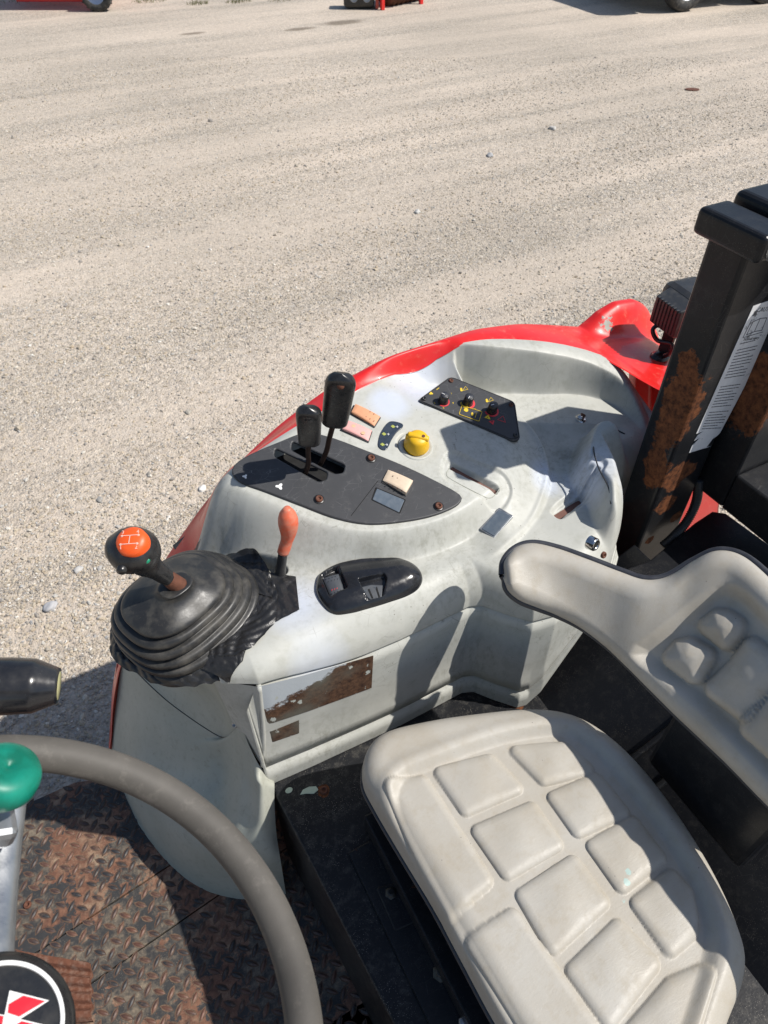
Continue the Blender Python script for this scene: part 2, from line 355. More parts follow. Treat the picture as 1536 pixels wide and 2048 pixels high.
k = NM('green_translucent_knob', .42, spec=.4); n = k.noise(25, 4, .6); c = k.mix(k.ramp(n, [(.4, 0.), (.7, 1.)]), (.0, .12, .075), (.005, .25, .175)); k.col(c); k.b.inputs['Subsurface Weight'].default_value = .25; k.b.inputs['Subsurface Radius'].default_value = (.005, .012, .008); M['green'] = k.m
M['pale_end'] = simple('pale_yellow_cap', (.40, .38, .20), .5, var=.1)
# seat vinyl
k = NM('seat_vinyl', .5, spec=.4); n1 = k.noise(9, 5, .6); n2 = k.noise(45, 7, .7)
c = k.mix(k.ramp(n1, [(.3, 0.), (.72, 1.)]), (.44, .42, .375), (.38, .345, .285)); c = k.mix(k.ramp(n2, [(.5, 0.), (.8, .55)]), c, (.33, .28, .2))
sp = k.math('MULTIPLY', k.ramp(k.vor(55), [(.035, 1.), (.06, 0.)]), k.ramp(k.noise(6, 2), [(.55, 0.), (.62, .9)])); c = k.mix(sp, c, (.1, .095, .09))
for p in ((1253, 1765), (1250, 1800), (1256, 1745)):
    c = k.mix(k.sphere(Z(p[0], p[1], 1.195), .006, .1, .9, k.noise(200, 3, .5, k.g)), c, (.36, .47, .43))
k.col(c); wv = k.noise(70, 5, .6, k.map(k.o, (1, 3.4, 1), (0, 0, .5)), .5)
k.nrm(k.bump(k.vor(420, 'DISTANCE_TO_EDGE'), .28, .0005, k.bump(k.noise(160, 4, .6, k.map(k.o, (1, 2.6, 1), (0, 0, .5)), .6), .14, .0016, k.bump(wv, .12, .0025)))); k.rough(k.ramp(n2, [(.3, .40), (.7, .58)])); M['vinyl'] = k.m
M['seat_shell'] = simple('seat_backing', (.035, .037, .045), .45, var=.2, bump=.3)
# black painted steel with scratches, grit
def black_steel(name, rust=.0, grit=.5, blobs=(), base=(.010, .0105, .012), rough=.36):
    k = NM(name, rough, spec=.22); n1 = k.noise(14, 6, .65, k.g); c = k.mix(n1, base, tuple(q * 1.9 for q in base))
    if grit:
        g = k.math('MULTIPLY', k.ramp(k.vor(330, co=k.g), [(.1, 1.), (.2, 0.)]), k.ramp(k.noise(18, 4, .6, k.g), [(.42, 0.), (.66, 1.)])); c = k.mix(k.math('MULTIPLY', g, grit), c, (.36, .33, .28))
        d = k.ramp(k.noise(40, 8, .8, k.g), [(.5, 0.), (.8, .55)]); c = k.mix(k.math('MULTIPLY', d, grit), c, (.16, .15, .13))
    s1 = k.ramp(k.vor(22, 'DISTANCE_TO_EDGE', 'Distance', k.map(k.g, (1, 2.5, 1.6), (.4, .1, .9))), [(0., 1.), (.01, 0.)]); s1 = k.math('MULTIPLY', s1, k.ramp(k.noise(16, 2, .5, k.g), [(.54, 0.), (.6, .25)])); c = k.mix(s1, c, (.16, .15, .14))
    nb = k.noise(30, 8, .72, k.g); rm = k.ramp(k.math('ADD', k.noise(9, 7, .72, k.g), 0.0), [(.70 - rust * .3, 0.), (.72 - rust * .3, 1.)]) if rust else None
    for p, r, sc in blobs:
        q = k.sphere(p, r * 1.12, .07, 1.9, nb, sc); rm = q if rm is None else k.math('MAXIMUM', rm, q)
    if rm is not None:
        rc = k.mix(k.ramp(k.noise(75, 9, .8, k.g), [(.36, 0.), (.62, 1.)]), (.028, .012, .008), (.22, .080, .032)); c = k.mix(rm, c, rc)
        k.rough(k.math('MAXIMUM', k.math('MULTIPLY', rm, .85), rough)); k.nrm(k.bump(rm, -.35, .001, k.bump(k.noise(240, 4, .6, k.g), .18, .001)))
    else: k.nrm(k.bump(k.noise(240, 4, .6, k.g), .15, .001))
    k.col(c); return k.m
M['deck'] = black_steel('black_deck_steel', 0, 1.25, ((Z(648, 1582, .95), .012, (1, 1, .3)), (Z(1030, 1400, .95), .02, (1, 1, .3))))
M['bulk'] = black_steel('black_bulkhead_steel', 0.12, .3, base=(.007, .0075, .009))
BL = [(XA(1372, 735, 1.045), .024, (1, 1, .8)), (XA(1362, 800, 1.045), .038, (1, 1, .6)), (XA(1340, 850, 1.045), .034, (1, 1, .6)), (XA(1310, 930, 1.045), .028, (1, 1, .5)), (YB(1352, 955, .705), .034, (1, 1, .9)), (YB(1330, 1010, .705), .026, (1, 1, 1)), (YB(1378, 940, .705), .020, (1, 1, 1)), (YB(1352, 1035, .705), .016, (1, 1, 1)), (YB(1300, 1080, .705), .012, (1, 1, 1)), (YB(1395, 890, .705), .008, (1, 1, 1))]
M['post'] = black_steel('black_post_paint', .08, .25, BL, rough=.3)
M['post2'] = black_steel('black_frame_paint', .1, .35, ((XA(1500, 790, 1.19), .05, (1, 1, .6)),), rough=.3)
# rusty tread plate
k = NM('tread_plate_steel', .62, .0, .4); n1 = k.noise(6.5, 7, .66, k.g); n2 = k.noise(70, 7, .72, k.g)
rust = k.mix(k.ramp(n2, [(.3, 0.), (.7, 1.)]), (.085, .038, .026), (.25, .125, .075))
blk = k.mix(n2, (.018, .019, .022), (.06, .058, .055))
rustm = k.ramp(k.math('ADD', n1, k.math('MULTIPLY', k.noise(45, 4, .6, k.g), .25)), [(.62, 0.), (.645, 1.)])
c = k.mix(rustm, blk, rust)
c = k.mix(k.math('MULTIPLY', k.ramp(k.noise(11, 8, .75, k.g), [(.47, 0.), (.66, .8)]), k.ramp(n2, [(.35, .2), (.6, 1.)])), c, (.36, .28, .19))
c = k.mix(k.math('MULTIPLY', k.ramp(k.vor(280, co=k.g), [(.08, 1.), (.16, 0.)]), k.ramp(k.noise(12, 3, .5, k.g), [(.45, 0.), (.6, .8)])), c, (.45, .38, .28))
k.col(c); k.nrm(k.bump(rustm, -.3, .0008, k.bump(n2, .4, .0012))); M['tread'] = k.m
k = NM('packed_grit', .9, spec=.2); n2 = k.noise(120, 6, .7, k.g); c = k.mix(k.ramp(k.noise(9, 6, .65, k.g), [(.42, 0.), (.62, 1.)]), (.075, .055, .042), (.20, .14, .095)); c = k.mix(k.ramp(n2, [(.35, 0.), (.65, .9)]), c, (.09, .05, .038)); k.col(c); k.nrm(k.bump(n2, .5, .001)); M['grit'] = k.m
k = NM('tread_lug_steel', .55, .1, .5); n2 = k.noise(90, 5, .7, k.g); c = k.mix(k.ramp(k.noise(9, 5, .6, k.g), [(.45, 0.), (.6, 1.)]), (.035, .034, .036), (.13, .06, .04)); c = k.mix(k.ramp(n2, [(.52, 0.), (.7, .6)]), c, (.2, .13, .085)); k.col(c); k.nrm(k.bump(n2, .25, .0008)); M['lug'] = k.m
M['silver_paint'] = simple('silver_car_paint', (.42, .43, .45), .3, .4, var=.05, bump=0)
M['tyre'] = simple('tyre_rubber', (.03, .03, .029), .8, var=.3, bump=.4, bsc=150, dust=.4)
M['glass'] = simple('dark_glass', (.02, .025, .03), .08, var=.1, bump=0)
M['rim_blue'] = simple('pale_blue_rim', (.40, .47, .60), .5, var=.1)
M['bristle'] = simple('brown_bristles', (.13, .055, .03), .8, var=.5, sc=200, bump=.5)

# ================================================================ THE YARD
k = NM('gravel_yard', .9, spec=.2)
trk = k.map(k.g, (.14, 1.7, 1), (0, 0, R(8)))
band = k.noise(1.1, 6, .62, trk, .35); big = k.noise(.35, 4, .5, k.g)
fine = k.vor(105, out='Color', co=k.g); fd = k.vor(105, co=k.g); mid = k.vor(48, out='Color', co=k.g); md = k.vor(48, co=k.g)
lum = k.t.nodes.new('ShaderNodeSeparateColor'); k.put(lum.inputs[0], fine); lum2 = k.t.nodes.new('ShaderNodeSeparateColor'); k.put(lum2.inputs[0], mid)
stone = k.ramp(lum.outputs[0], [(0., (.22, .2, .18)), (.2, (.37, .325, .26)), (.45, (.52, .455, .37)), (.7, (.46, .42, .37)), (.88, (.64, .59, .51)), (1., (.26, .265, .275))])
stone2 = k.ramp(lum2.outputs[1], [(0., (.13, .125, .12)), (.3, (.38, .33, .26)), (.6, (.50, .44, .35)), (.85, (.33, .33, .33)), (1., (.62, .58, .5))])
stone = k.mix(k.ramp(lum2.outputs[0], [(.6, 0.), (.66, .8)]), stone, stone2)
dust = k.mix(k.noise(60, 8, .75, k.g), (.52, .44, .36), (.66, .57, .475))
dm = k.ramp(k.math('ADD', band, k.math('MULTIPLY', k.noise(28, 5, .7, k.g), .25)), [(.46, .22), (.74, .80)])
c = k.mix(dm, stone, dust)
cg = k.vor(40, out='Color', co=k.map(k.g, (1, 1.25, 1), (0, 0, .4))); sg_ = k.t.nodes.new('ShaderNodeSeparateColor'); k.put(sg_.inputs[0], cg)
c = k.mix(k.math('SUBTRACT', .62, k.math('MULTIPLY', dm, .50)), c, k.ramp(sg_.outputs[0], [(0., (.42, .40, .38)), (.25, (.86, .85, .84)), (.75, (1.05, 1.04, 1.03)), (1., (1.5, 1.48, 1.42))]), 'MULTIPLY')  # random stone tones, the darkest cells painting small shadows between pebbles
c = k.mix(.34, c, k.ramp(k.noise(95, 5, .8, k.g), [(.3, (.55, .54, .52)), (.5, (1., 1., 1.)), (.72, (1.4, 1.38, 1.34))]), 'MULTIPLY')
c = k.mix(k.ramp(big, [(.35, .28), (.6, 0.)]), c, (.25, .225, .185))
wet = None
for p, r in ((Z(685, 45, 0), .30), (Z(385, 67, 0), .16), (Z(600, 58, 0), .2)):
    q = k.sphere(p, r, .5, .7, k.noise(5, 4, .6, k.g), (.7, 1.6, 1)); wet = q if wet is None else k.math('MAXIMUM', wet, q)
c = k.mix(k.math('MULTIPLY', wet, .65), c, (.12, .095, .065))
k.col(c); hgt = k.math('SUBTRACT', 1.0, k.math('ADD', fd, k.math('MULTIPLY', md, .9)))
k.nrm(k.bump(k.math('MULTIPLY', hgt, k.math('SUBTRACT', 1.15, dm)), .85, .010, k.bump(band, .25, .05))); M['gravel'] = k.m
g = link('gravel_yard_ground', mesh('g', [(-60, -60, 0), (60, -60, 0), (60, 60, 0), (-60, 60, 0)], [(0, 1, 2, 3)], False), M['gravel'])
tag(g, kind='structure')

# loose pebbles lying on the yard: thousands, placed on the ground, thinner with distance
k = NM('pebble_stone', .85, spec=.25); at = k.t.nodes.new('ShaderNodeAttribute'); at.attribute_name = 'tone'; at.attribute_type = 'INSTANCER'
c = k.ramp(at.outputs['Fac'], [(0., (.20, .19, .18)), (.14, (.30, .28, .26)), (.35, (.42, .37, .29)), (.55, (.50, .43, .33)), (.7, (.40, .32, .22)), (.8, (.36, .37, .38)), (.93, (.62, .58, .50)), (1., (.70, .68, .64))])
k.col(k.mix(k.ramp(k.noise(120, 5, .7, k.g), [(.3, 0.), (.8, .6)]), c, (.42, .37, .30))); M['pebble'] = k.m
hd = np.array([.469, .883]); sdv = np.array([.883, -.469])
N = 260000
D = .75 + 10.2 * rng.random(N) ** 1.65; Wd = (rng.random(N) * 2 - 1) * (1.1 + D * .50)
P = D[:, None] * hd + Wd[:, None] * sdv
# more of them between the wheel tracks
dirt = np.sin((P @ np.array([-.17, .985])) * 3.3 + .6 * np.sin(P[:, 0] * .7)) * .5 + .5
keep = rng.random(N) < (.25 + .75 * dirt) ; P = P[keep]; n_ = len(P)
sz = np.clip(np.exp(rng.normal(math.log(.0038), .38, n_)), .002, .012); bigm = rng.random(n_) < .0022; sz[bigm] *= rng.uniform(1.6, 2.6, bigm.sum())
pm = bpy.data.meshes.new('pebble_points'); pm.vertices.add(n_)
pm.vertices.foreach_set('co', np.c_[P, sz * .25].astype(np.float32).ravel())
for nm, tp, dat in (('scl', 'FLOAT_VECTOR', np.c_[sz * rng.uniform(.8, 1.35, n_), sz * rng.uniform(.7, 1.1, n_), sz * rng.uniform(.45, .85, n_)].astype(np.float32)), ('rot', 'FLOAT_VECTOR', np.c_[rng.normal(0, .3, n_), rng.normal(0, .3, n_), rng.random(n_) * 6.28].astype(np.float32)), ('tone', 'FLOAT', rng.random(n_).astype(np.float32))):
    a = pm.attributes.new(nm, tp, 'POINT'); a.data.foreach_set('vector' if 'VEC' in tp else 'value', dat.ravel())
po = bpy.data.objects.new('loose_pebbles', pm); COL.objects.link(po); tag(po, kind='stuff'); WLOC[po.name] = Vector()
gn = bpy.data.node_groups.new('pebbles', 'GeometryNodeTree'); gn.interface.new_socket('Geometry', in_out='INPUT', socket_type='NodeSocketGeometry'); gn.interface.new_socket('Geometry', in_out='OUTPUT', socket_type='NodeSocketGeometry')
N_ = gn.nodes.new; gi = N_('NodeGroupInput'); go = N_('NodeGroupOutput'); ip = N_('GeometryNodeInstanceOnPoints'); ico = N_('GeometryNodeMeshIcoSphere'); ico.inputs['Subdivisions'].default_value = 2
mp = N_('GeometryNodeMeshToPoints'); sp = N_('GeometryNodeSetPosition'); nz = N_('ShaderNodeTexNoise'); nz.inputs['Scale'].default_value = 1.4; sub = N_('ShaderNodeVectorMath'); sub.operation = 'SUBTRACT'; sub.inputs[1].default_value = (.5, .5, .5)
mul = N_('ShaderNodeVectorMath'); mul.operation = 'SCALE'; mul.inputs['Scale'].default_value = 1.3; sm = N_('GeometryNodeSetMaterial'); sm.inputs['Material'].default_value = M['pebble']
def na(name, t):
    x = N_('GeometryNodeInputNamedAttribute'); x.data_type = t; x.inputs['Name'].default_value = name; return x.outputs['Attribute']
L = gn.links.new; L(gi.outputs[0], mp.inputs[0]); L(mp.outputs[0], ip.inputs['Points']); L(ico.outputs['Mesh'], sp.inputs['Geometry']); L(nz.outputs['Color'], sub.inputs[0]); L(sub.outputs[0], mul.inputs[0]); L(mul.outputs[0], sp.inputs['Offset'])
L(sp.outputs[0], sm.inputs[0]); L(sm.outputs[0], ip.inputs['Instance']); L(na('scl', 'FLOAT_VECTOR'), ip.inputs['Scale'])
e2r = N_('FunctionNodeEulerToRotation'); L(na('rot', 'FLOAT_VECTOR'), e2r.inputs[0]); L(e2r.outputs[0], ip.inputs['Rotation']); L(ip.outputs[0], go.inputs[0])
md_ = po.modifiers.new('pebbles', 'NODES'); md_.node_group = gn

def stone(px, py, r, col, label, sc=(1.2, .9, .55)):
    c = Z(px, py, 0); bm = bmesh.new(); bmesh.ops.create_icosphere(bm, subdivisions=3, radius=r)
    ph = rng.random(6) * 6
    for v in bm.verts:
        d = v.co.normalized(); q = 1 + .16 * math.sin(3 * d.x + ph[0]) * math.cos(4 * d.y + ph[1]) + .1 * math.sin(7 * d.z + ph[2] + 3 * d.x); v.co = Vector((d.x * sc[0], d.y * sc[1], d.z * sc[2])) * r * q
        v.co.z = max(v.co.z, -r * .25)
    bmesh.ops.rotate(bm, matrix=Matrix.Rotation(ph[3], 3, 'Z'), verts=bm.verts); bmesh.ops.translate(bm, vec=c + Vector((0, 0, r * .18)), verts=bm.verts)
    me = bpy.data.meshes.new('stone'); bm.to_mesh(me); bm.free()
    for p in me.polygons: p.use_smooth = True
    tag(link('stone', me, simple('stone_' + str(px), col, .85, var=.3, sc=60, bump=.6, bsc=120)), label, 'stone', 'larger stones lying loose on the yard')
stone(102, 1215, .030, (.40, .40, .41), 'largest pale grey angular stone on the gravel left of the gear lever', (1.0, .75, .6))
stone(157, 1140, .019, (.45, .44, .42), 'small light grey stone up and right of the largest one, left of the gear knob')
stone(405, 978, .020, (.68, .66, .62), 'whitish stone on the gravel just outside the red fender edge')
stone(835, 425, .028, (.5, .49, .46), 'pale stone alone on the open gravel above the fender middle')
stone(1105, 258, .038, (.45, .43, .4), 'tan grey stone on the far gravel, upper right')
stone(980, 312, .036, (.33, .33, .33), 'grey stone on the far gravel left of the tan grey stone')
stone(377, 825, .018, (.36, .33, .28), 'brownish grey stone lying left of the black control levers')
stone(200, 1000, .016, (.3, .29, .27), 'dull brown stone on gravel above the orange capped gear knob')

# flat rusty plate lying on the yard
c0 = Z(1384, 180, 0); fr = Frame(c0, (0, 0, 1))
o = link('metal_lid', fr.plate('lid', ellp((0, 0), .085, .05, 24, R(-28)), (), .001, .012, .003), M['rust_metal']); tag(o, 'flat dark oval metal lid lying on the far gravel at right', 'lid')

# ---- far machines whose feet reach into the top of the view
def wheel(name, c, r, w, ax, parent, rimm, lugs=0, rimr=.62):
    """c hub, ax axle direction; returns tyre object with rim child"""
    pr = [(r * .60, -w * .42), (r * .62, -w * .5), (r * .9, -w * .5), (r * .97, -w * .42), (r, -w * .25), (r, w * .25), (r * .97, w * .42), (r * .9, w * .5), (r * .62, w * .5), (r * .60, w * .42)]
    t = link(name, lathe('t', pr, c, ax, 40), M['tyre'], parent)
    if lugs:
        ms = []; A_ = Vector(ax).normalized(); q = Vector((0, 0, 1)).rotation_difference(A_).to_matrix()
        for i in range(lugs):
            a = 2 * math.pi * i / lugs
            for s in (-1, 1):
                rm = q @ Matrix.Rotation(a + s * .08, 3, 'Z') @ Matrix.Rotation(s * .5, 3, 'X'); ms.append(rbox('l', Vector(c) + q @ (Matrix.Rotation(a + s * .08, 3, 'Z') @ Vector((r * 1.01, 0, s * w * .22))), (r * .05, r * .07, w * .5), .004, rm))
        link('tread_lugs', join('l', ms), M['tyre'], t)['kind'] = 'stuff'
    ri = link('rim', lathe('r', [(0, w * .25), (r * .12, w * .27), (r * .16, w * .2), (r * .42, w * .12), (r * .56, w * .36), (r * .61, w * .44), (r * .61, -w * .44), (r * .5, -w * .3), (0, -w * .28)], c, ax, 32), rimm, t)
    return t
# parked pickup at top right
cR = Z(1360, 22, 0); cR2 = Z(1520, 6, 0); dv = (cR2 - cR).normalized(); lat = Vector((dv.y, -dv.x, 0)); lat = lat if lat.dot(Vector((.469, .883, 0))) > 0 else -lat
T = empty('parked_car', cR + lat * .8); tag(T, 'parked silver car whose dark tyres show at the top right edge', 'car')
wb = (cR2 - cR).length
for s, q in ((0, 0), (1, 0), (0, 1), (1, 1)):
    c = cR + dv * (wb if s else 0) + lat * (0 if not q else 1.5) + Vector((0, 0, .36)); wheel('wheel', c, .36, .24, -lat if not q else lat, T, M['steel'])
fr = Frame(cR + lat * .75 + dv * (wb / 2), lat, dv)
def prof(P): return [(x, y) for x, y in P]
hb = wb / 2 + .85
vz = 1 if fr.v.z > 0 else -1
body = fr.plate('b', rpoly([(-hb, vz * .42), (-hb, vz * .85), (-hb + 1.0, vz * .98), (hb, vz * .98), (hb, vz * .42), (wb / 2 + .42, vz * .40), (wb / 2 + .3, vz * .74), (wb / 2 - .3, vz * .74), (wb / 2 - .42, vz * .40), (-wb / 2 + .42, vz * .40), (-wb / 2 + .3, vz * .74), (-wb / 2 - .3, vz * .74), (-wb / 2 - .42, vz * .40)], .08), (), -.84, .84, .06); link('body', body, M['silver_paint'], T)
cabin = fr.plate('c', rpoly([(-hb + .9, vz * .96), (-.35, vz * 1.5), (.6, vz * 1.52), (hb - .3, vz * .96)], .1), (), -.72, .72, .08); cb = link('cabin', cabin, M['silver_paint'], T)
for s in (-1, 1):
    link('window', fr.plate('w', rpoly([(-hb + 1.1, vz * 1.0), (-.3, vz * 1.44), (.52, vz * 1.45), (hb - .55, vz * 1.0)], .05), (), s * .725 - .008, s * .725 + .008, .003), M['glass'], cb)
    link('headlight', rbox('h', fr.w(-hb + .02, vz * .72, s * .62), (.08, .3, .14), .02), M['glass'], T)
# red sweeper attachment at top centre
cS = Z(735, 22, 0); T = empty('sweeper_attachment', cS); tag(T, 'red sweeper broom attachment with brown bristles resting on the far gravel', 'sweeper')
def pz(px, py, z): return Z(px, py, z)
legx = [(765, 20), (842, 8)]
for px, py in legx:
    p = Z(px, py, 0); link('leg', rbox('l', p + Vector((0, 0, .35)), (.06, .06, .7), .008), M['red'], T)
p1 = Z(765, 20, 0) + Vector((0, 0, .62)); p2 = Z(842, 8, 0) + Vector((0, 0, .62)); link('crossbar', tube('c', [p1, p2], .04, 12, 6), M['red'], T)
hdv = Vector((.469, .883, 0)); ltv = Vector((.883, -.469, 0))
q1 = Z(772, 20, 0) + hdv * .32 + Vector((0, 0, .25)); q2 = Z(832, 9, 0) + hdv * .42 + Vector((0, 0, .25))
ms = []
for i in range(14):
    t = i / 13; cc = q1.lerp(q2, t); ms.append(lathe('d', [(.03, -.015), (.25 + .02 * (i % 2), -.012), (.24, .012), (.03, .015)], cc, (q2 - q1), 28))
link('brush_roll', join('b', ms), M['bristle'], T)
hc_ = Z(718, 20, 0) + hdv * .17 + Vector((0, 0, .18)); hs = link('motor_housing', rbox('m', hc_, (.50, .32, .32), .05, Matrix.Rotation(R(-28), 3, 'Z')), M['dark_metal'], T)
for dx in (-.08, .13):
    link('hydraulic_port', lathe('p', [(0, .004), (.02, .006), (.03, .002), (.045, .004), (.055, .012), (.062, .010), (.064, -.01)], hc_ - hdv * .162 + ltv * dx + Vector((0, 0, -.02)), tuple(-hdv), 20), M['steel'], hs)
link('side_plate', rbox('s', Z(755, 16, 0) + Vector((.02, .05, .2)), (.05, .4, .38), .01, Matrix.Rotation(R(-28), 3, 'Z')), M['red_dull'], T)
# red mower at top left
cM = Z(200, 22, 0); T = empty('towed_mower', cM); tag(T, 'red machine with a small pale blue wheel at the top left edge of the yard', 'mower')
wheel('wheel', cM + Vector((0, 0, .25)), .25, .2, (-.469, -.883, 0), T, M['rim_blue'], 18)
wheel('wheel', cM + Vector((.6, 1.1, .25)), .25, .2, (.469, .883, 0), T, M['rim_blue'])
pa = Z(50, 4, .12); pb = Z(250, 0, .12)
link('frame_beam', rbox('f', Z(85, 3, .10) + Vector((.15, .15, .02)), (1.1, .12, .10), .015, Matrix.Rotation(R(-28), 3, 'Z')), M['red'], T)
link('deck', rbox('d', cM + Vector((-.3, .75, .55)), (1.7, 1.0, .28), .05, Matrix.Rotation(R(-28), 3, 'Z')), M['red'], T)
link('mudguard', rbox('mg', cM + Vector((.05, .2, .62)), (.6, .35, .05), .02, Matrix.Rotation(R(-28), 3, 'Z')), M['dark_metal'], T)
# grass tufts at the far edge
V = []; Fs = []
for px, py, nn, rr in ((395, 8, 120, .12), (478, 4, 140, .14), (300, 2, 160, .2), (560, 1, 80, .15), (30, 3, 90, .3)):
    c = Z(px, py, 0)
    for i in range(nn):
        a = rng.random() * 6.28; d = rr * rng.random() ** .6; b = Vector((c.x + d * math.cos(a) * 1.6, c.y + d * math.sin(a), 0)); h = .03 + .05 * rng.random(); a2 = rng.random() * 6.28; w = Vector((math.cos(a2), math.sin(a2), 0)) * .004; tp = b + Vector((rng.normal() * .02, rng.normal() * .02, h)); k0 = len(V)
        V += [b - w, b + w, tp]; Fs.append((k0, k0 + 1, k0 + 2))
tag(link('grass_tufts', mesh('g', V, Fs), simple('dry_grass', (.13, .13, .05), .8, var=.4)), kind='stuff')

# ================================================================ THE TRACTOR
TR = empty('tractor', (.35, .25, 0)); tag(TR, 'red tractor with grey moulded control console, pale vinyl seat and black rollover post', 'tractor')
# ---- heights of the moulded console as a function of place
ARA = [-.24, -.227, -.19, -.121, -.03, .078, .17, .264, .37, .486, .645, .873, 1.0, 1.1, 1.214, 1.3, 1.4, 1.5, 1.62]
ARZ = [.50, .545, .70, .89, 1.05, 1.18, 1.28, 1.364, 1.435, 1.49, 1.53, 1.535, 1.515, 1.485, 1.445, 1.43, 1.40, 1.30, .95]
def arch(a): return np.interp(a, ARA, ARZ)
_xs = np.linspace(-.24, 1.62, 400); _zs = np.interp(_xs, ARA, ARZ); _k = np.ones(15) / 15; _zp = np.pad(_zs, 7, mode='edge'); _zs2 = np.convolve(_zp, _k, 'valid')
def arch(a): return np.interp(a, _xs, _zs2)
PS = .27
PL = Frame((.5, .875, 1.42), (0, -PS, 1))             # the tilted control panel plane
def plz(b): return 1.42 + (b - .875) * PS
BRA = [-.25, .0, .12, .17, .233, .314, .43, .554, .65, .76, .84, .93, 1.0, 1.06, 1.11, 1.15, 1.18, 1.20, 1.215]
BRB = [1.172, 1.155, 1.120, 1.102, 1.096, 1.108, 1.126, 1.160, 1.177, 1.176, 1.156, 1.133, 1.109, 1.090, 1.066, 1.035, .99, .90, .74]
def bred(a): return np.interp(a, BRA, BRB)
BIA = [-.1, -.06, 0, .05, .12, .2, .4, .56, .585, .615, .65, .70, .80, .88, .93, .96, .99, 1.22]
BIB = [.90, .84, .77, .735, .695, .69, .685, .69, .68, .64, .600, .590, .605, .64, .68, .73, .80, .83]
def bin_(a): return np.interp(a, BIA, BIB)
def P2(pts, z=None, fr=None): return [tuple((Z(x, y, z) if fr is None else fr.hit(x, y))[:2]) for x, y in pts]
mound = cr(P2([(455, 948), (475, 985), (560, 1025), (640, 1058), (720, 1074), (800, 1070), (880, 1052), (945, 1020), (1000, 975), (1035, 925), (1052, 880), (1050, 835), (1020, 800), (975, 775), (915, 748), (860, 742), (800, 745), (725, 772), (640, 820), (540, 890)], None, PL), 90, True)
mound_r = cr(P2([(455, 948), (475, 985), (560, 1025), (640, 1058), (720, 1074), (800, 1085), (875, 1102), (945, 1104), (1003, 1084), (1064, 1032), (1096, 972), (1109, 910), (1090, 850), (1050, 803), (985, 770), (915, 748), (860, 742), (800, 745), (725, 772), (640, 820), (540, 890)], None, PL), 110, True)
tray = cr([tuple(Z(*p)[:2]) for p in ((908, 744, 1.47), (922, 724, 1.49), (948, 710, 1.51), (985, 703, 1.52), (1040, 700, 1.52), (1100, 709, 1.505), (1150, 724, 1.48), (1200, 745, 1.455), (1250, 777, 1.43), (1290, 815, 1.415), (1312, 860, 1.40), (1300, 920, 1.40), (1250, 975, 1.40), (1205, 950, 1.385), (1160, 955, 1.385), (1118, 937, 1.385), (1060, 920, 1.4), (1000, 860, 1.42), (945, 790, 1.45))], 130, True)
cup = cr(P2([(1163, 905), (1172, 860), (1190, 835), (1225, 832), (1260, 855), (1300, 875), (1300, 960), (1255, 1010), (1222, 1000), (1205, 960), (1185, 935)], 1.43), 60, True)
rim_step = cr(P2([(900, 903), (960, 925), (1012, 948), (1024, 975), (995, 1003), (930, 975), (885, 950)], None, PL), 40, True)
SLOTS = []   # polygon, depth, soft
plate1 = [PL.l(x, y) for x, y in ((464, 940), (492, 915), (560, 885), (610, 868), (660, 876), (730, 902), (800, 930), (860, 958), (915, 988), (922, 1003), (905, 1018), (860, 1035), (800, 1046), (735, 1050), (670, 1038), (600, 1012), (530, 985), (478, 965))]
plate1 = [tuple(p) for p in cr([(x, y, 0) for x, y in plate1], 120, True)[:, :2]]
plate2 = rpoly([PL.l(x, y, .004) for x, y in ((835, 800), (901, 752), (1030, 803), (1041, 878), (1025, 881))], .012)
def FW(fr, P): return [tuple(fr.w(x, y)[:2]) for x, y in P]
p1w = FW(PL, plate1); p2w = FW(PL, plate2)
sl1 = rpoly([tuple(PL.hit(*p)[:2]) for p in ((904, 921), (1000, 968), (992, 978), (898, 932))], .004)
sl2 = rpoly(P2([(1115, 1005), (1185, 962), (1192, 968), (1122, 1015)], 1.375), .003)
sl2o = rpoly(P2([(1105, 1005), (1118, 990), (1185, 945), (1205, 962), (1195, 980), (1125, 1020)], 1.375), .01)
lev_sh = rpoly(P2([(448, 1128), (470, 1112), (560, 1132), (578, 1148), (565, 1160), (455, 1140)], 1.335), .008)
ydial = [PL.hit(820, 888)[i] for i in (0, 1)]
